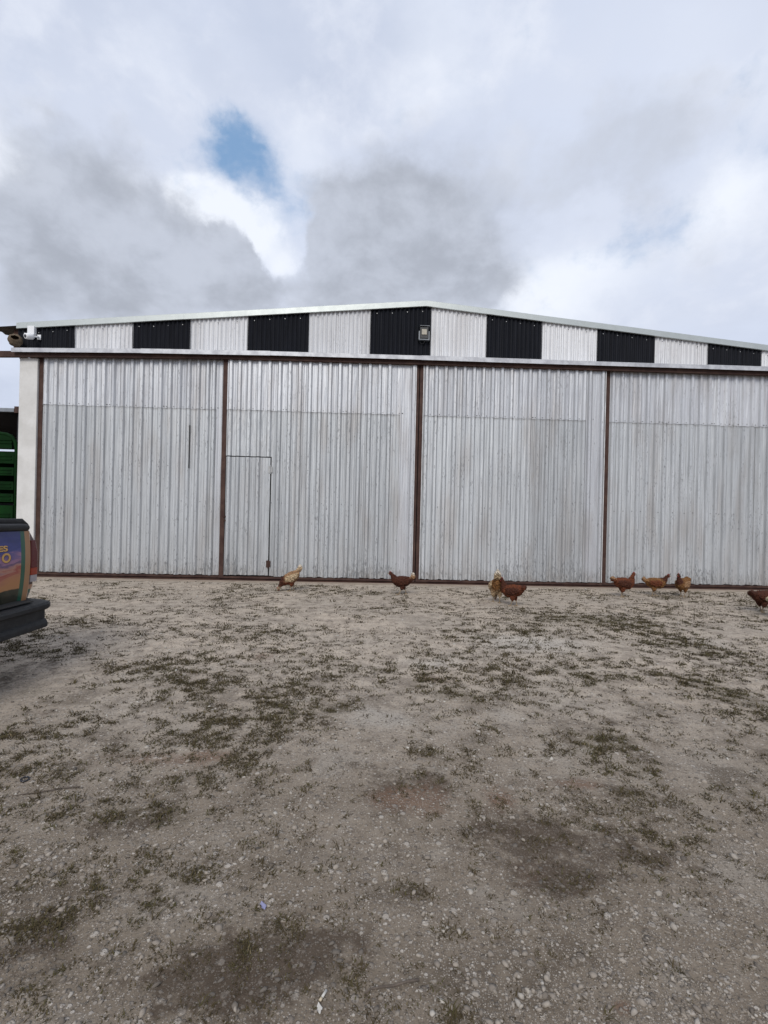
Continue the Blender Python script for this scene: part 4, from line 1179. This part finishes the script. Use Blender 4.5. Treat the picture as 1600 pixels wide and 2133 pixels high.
tone = np.where(y < 3.2, tone * (.68 + .09 * y), tone)
tone = tone * (1 - .6 * np.clip(patches(x, y, DAMP_SHADE) * 1.3, 0, 1))
xe, ye = rng.uniform(-7, 9.2, 1500), 9.93 - np.abs(rng.normal(0, .14, 1500))
x = np.concatenate([x, xe]); y = np.concatenate([y, ye]); s = np.concatenate([s, rng.uniform(.005, .017, 1500)]); tone = np.concatenate([tone, np.clip(rng.normal(.6, .25, 1500), 0, 1)])
gr_o = stones_mesh(x, y, s, tone, 'gravel')
tag(gr_o, 'fine loose gravel scattered over the yard', kind='stuff')

# larger stones, each a piece of the ground
cl = [(.464, 1.35, .10), (.539, 1.33, .07), (.527, 1.37, .08), (.30, 1.52, .12), (.22, 1.62, .12), (1.04, 1.58, .2), (1.27, 1.79, .15), (.9, 1.45, .2), (1.4, 1.95, .2), (.12, 1.9, .15), (-.2, 1.95, .25), (-.6, 2.0, .3), (-.1, 2.2, .4), (.7, 1.6, .3), (-.45, 1.62, .2), (.75, 1.30, .15), (.62, 2.05, .2)]
pts_ = []
for i in range(190):
    cx, cy, sp_ = random.choice(cl) if i % 5 else (random.uniform(-1.2, 1.5), random.uniform(1.3, 3.2), .1)
    px, py = cx + random.gauss(0, sp_ * .55), cy + random.gauss(0, sp_ * .5)
    if py < 1.18: continue
    pts_.append((px, py, random.uniform(.0065, .0125)))
pts_ += [(1.06, 1.575, .021), (.47, 1.345, .019), (.40, 1.36, .013), (.535, 1.325, .017), (1.275, 1.79, .013), (.20, 1.72, .014), (.26, 1.68, .015), (-.62, 1.63, .012), (-1.21, 1.93, .016), (.30, 2.30, .014), (.55, 2.16, .012), (.565, 1.40, .015), (.335, 1.56, .016), (.93, 1.72, .014)]
iv2, if2 = ico(2)
smesh = []
for k in range(8):
    q = stone_var(iv2, 40 + k) if False else stone_var(iv, 60 + k)
    me = fast_mesh('stone', q, if_, 3)
    fattr(me, 'tone', np.full(len(q), [.5, .62, .7, .56, .8, .45, .66, .75][k])); me.materials.append(M['stone']); smesh.append(me)
for i, (px, py, s_) in enumerate(pts_):
    o = bpy.data.objects.new('stone', smesh[i % 8]); COL.objects.link(o)
    o.parent = ground; o.location = (px, py, float(gz(px, py)) + s_ * .25)
    o.scale = (s_, s_, s_); o.rotation_euler = (random.gauss(0, .25), random.gauss(0, .25), random.random() * 6.28)

# grass: small flattened tufts
def grass_mat():
    mt, t, p = newmat('dry_olive_grass')
    at = N(t, 'ShaderNodeAttribute', attribute_name='tone').outputs['Fac']
    cr_ = N(t, 'ShaderNodeValToRGB'); L(t, at, cr_.inputs[0]); el = cr_.color_ramp.elements
    el[0].position = 0; el[0].color = (.045, .033, .017, 1); el[1].position = 1; el[1].color = (.20, .155, .09, 1)
    for ps, cc in ((.35, (.066, .050, .024, 1)), (.6, (.064, .056, .022, 1)), (.8, (.085, .07, .04, 1))):
        q = el.new(ps); q.color = cc
    L(t, cr_.outputs[0], p.inputs['Base Color']); setp(p, Roughness=.8); p.inputs['Specular IOR Level'].default_value = .15
    return mt
M['grass'] = grass_mat()
NT = 190000
x, y = scatter(NT, 1.12, 9.6)
pg = np.clip(patches(x, y, GRASS), 0, 1.3)
base_ = np.clip((fbm(x, y, 1.4, 4, 7) - .40) * 2.4, 0, 1) * .55 * np.clip((y - 1.4) / 1.5, .15, 1)
fineb = np.clip((fbm(x, y, 15, 4, 3) - .44) * 7, 0, 1.5)
pr = (pg * .40 + base_ + .03) * fineb * np.where(y < 2.4, .6, 1)
pr *= 1 - .75 * np.clip(patches(x, y, PALE), 0, 1) * (pg < .5)
k = rng.random(NT) < pr
k &= ~((x < -2.3) & (x > -7.5) & (y > 2.7) & (y < 4.3))
x, y, pg = x[k], y[k], pg[k]; n = len(x)
NB = 7
bx = np.repeat(x, NB) + rng.normal(0, 1, n * NB) * np.repeat(.006 + .0032 * y, NB)
by = np.repeat(y, NB) + rng.normal(0, 1, n * NB) * np.repeat(.006 + .0020 * y, NB)
hh_ = np.repeat(rng.uniform(.004, .010, n) * (.5 + .30 * np.minimum(y, 5)), NB) * rng.uniform(.5, 1.2, n * NB) * np.repeat(np.where(rng.random(n) < .05, 2.4, 1), NB)
an = rng.random(n * NB) * 2 * np.pi
ln_ = hh_ * rng.uniform(.8, 2.6, n * NB)
wd = np.repeat(.0009 + .00055 * y, NB) * rng.uniform(.7, 1.3, n * NB)
z0 = gz(bx, by) - .001
dx, dy = np.cos(an), np.sin(an); px_, py_ = -dy, dx
def P3(u, h, w): return np.stack([bx + dx * ln_ * u + px_ * wd * w, by + dy * ln_ * u + py_ * wd * w, z0 + hh_ * h], -1)
GV = np.stack([P3(0, 0, -1), P3(0, 0, 1), P3(.45, .75, -.8), P3(.45, .75, .8), P3(1, .85, 0)], 1)
m_ = len(bx)
GF = np.array([[0, 1, 3], [0, 3, 2], [2, 3, 4]])
F = (GF[None] + (np.arange(m_) * 5)[:, None, None]).reshape(-1, 3)
me = fast_mesh('grass', GV.reshape(-1, 3), F, 3)
tn = np.clip(np.repeat(rng.normal(.33, .17, n) + .12 * (pg > 1.0), NB) + rng.normal(0, .08, m_), 0, 1)
fattr(me, 'tone', np.repeat(tn, 5)); me.materials.append(M['grass'])
go = bpy.data.objects.new('grass', me); COL.objects.link(go)
tag(go, 'sparse dark olive grass tufts growing through the gravel', kind='stuff')

# ------------------------------------------------------------------ litter
def G(x, y, dz=0): return (x, y, float(gz(x, y)) + dz)
cg = empty('cigarette_butt', G(-.091, 1.348, .006), R(62)); tag(cg, 'white cigarette butt lying on damp earth at the bottom of the picture', 'cigarette butt')
MB().tube([(-.004, 0, 0), (.019, 0, .0005)], .0036, 10).build('paper_tube', M['paper'], cg, True)
MB().tube([(-.014, 0, 0), (-.0042, 0, 0)], .0038, 10).build('filter', M['filter'], cg, True)
def scrap(nm, lab, cat, x, y, w, h, rz, mat, curl=.004):
    v = []; f = []; n = 6
    for j in range(n + 1):
        for i in range(n + 1):
            u, q = i / n - .5, j / n - .5
            wob = 1 + .25 * math.sin(5 * u + 7 * q)
            v.append((u * w * wob, q * h * (1 + .2 * math.cos(9 * u)), curl * (math.sin(6 * u + 2 * q) + 1) + .0012))
    f = [(j * (n + 1) + i, j * (n + 1) + i + 1, (j + 1) * (n + 1) + i + 1, (j + 1) * (n + 1) + i) for j in range(n) for i in range(n)]
    m0 = len(v); v += [(a_, b, c - .0009) for a_, b, c in v]; f += [tuple(m0 + k for k in reversed(q)) for q in f[:n * n]]
    o = mesh_obj(nm, v, f, mat, smooth_=True, loc=G(x, y, .003)); o.rotation_euler = (0, 0, rz); tag(o, lab, cat); return o
scrap('paper_scrap', 'small torn scrap of white paper just below the cigarette butt', 'paper scrap', -.097, 1.315, .013, .022, .3, M['paper'])
scrap('plastic_scrap', 'small lilac-blue plastic wrapper piece on the gravel', 'plastic scrap', -.324, 1.668, .014, .032, .55, M['lilac'], .002)
def stick(lab, pts, r_):
    mb = MB(); mb.tube([G(a_, b, c) for a_, b, c in pts], [r_ * (1.0 - .5 * i / (len(pts) - 1)) for i in range(len(pts))], 7)
    tag(mb.build('stick', M['wood'], None, True), lab, 'stick')
stick('thin dry stick lying right of the cigarette butt', [(.185, 1.395, .006), (.15, 1.388, .007), (.11, 1.380, .006), (.07, 1.377, .006), (.045, 1.372, .004), (.027, 1.362, .003)], .0042)
stick('long thin twig on the bare ground at the left, below the black ring', [(-1.37, 2.40, .006), (-1.45, 2.385, .007), (-1.53, 2.372, .006), (-1.60, 2.352, .005), (-1.66, 2.335, .004)], .004)
rg = MB(); n = 20; rp = []
for i in range(n + 1):
    a_ = 2 * math.pi * i / n; rp.append((.017 * math.cos(a_), .017 * math.sin(a_), 0))
rg.tube(rp, .0042, 8, caps=False)
ro = rg.build('rubber_ring', M['lens'], None, True, loc=G(-1.678, 2.468, .005)); tag(ro, 'small shiny black ring lying on the gravel at the left', 'ring')
ro.rotation_euler = (.15, .1, 0)
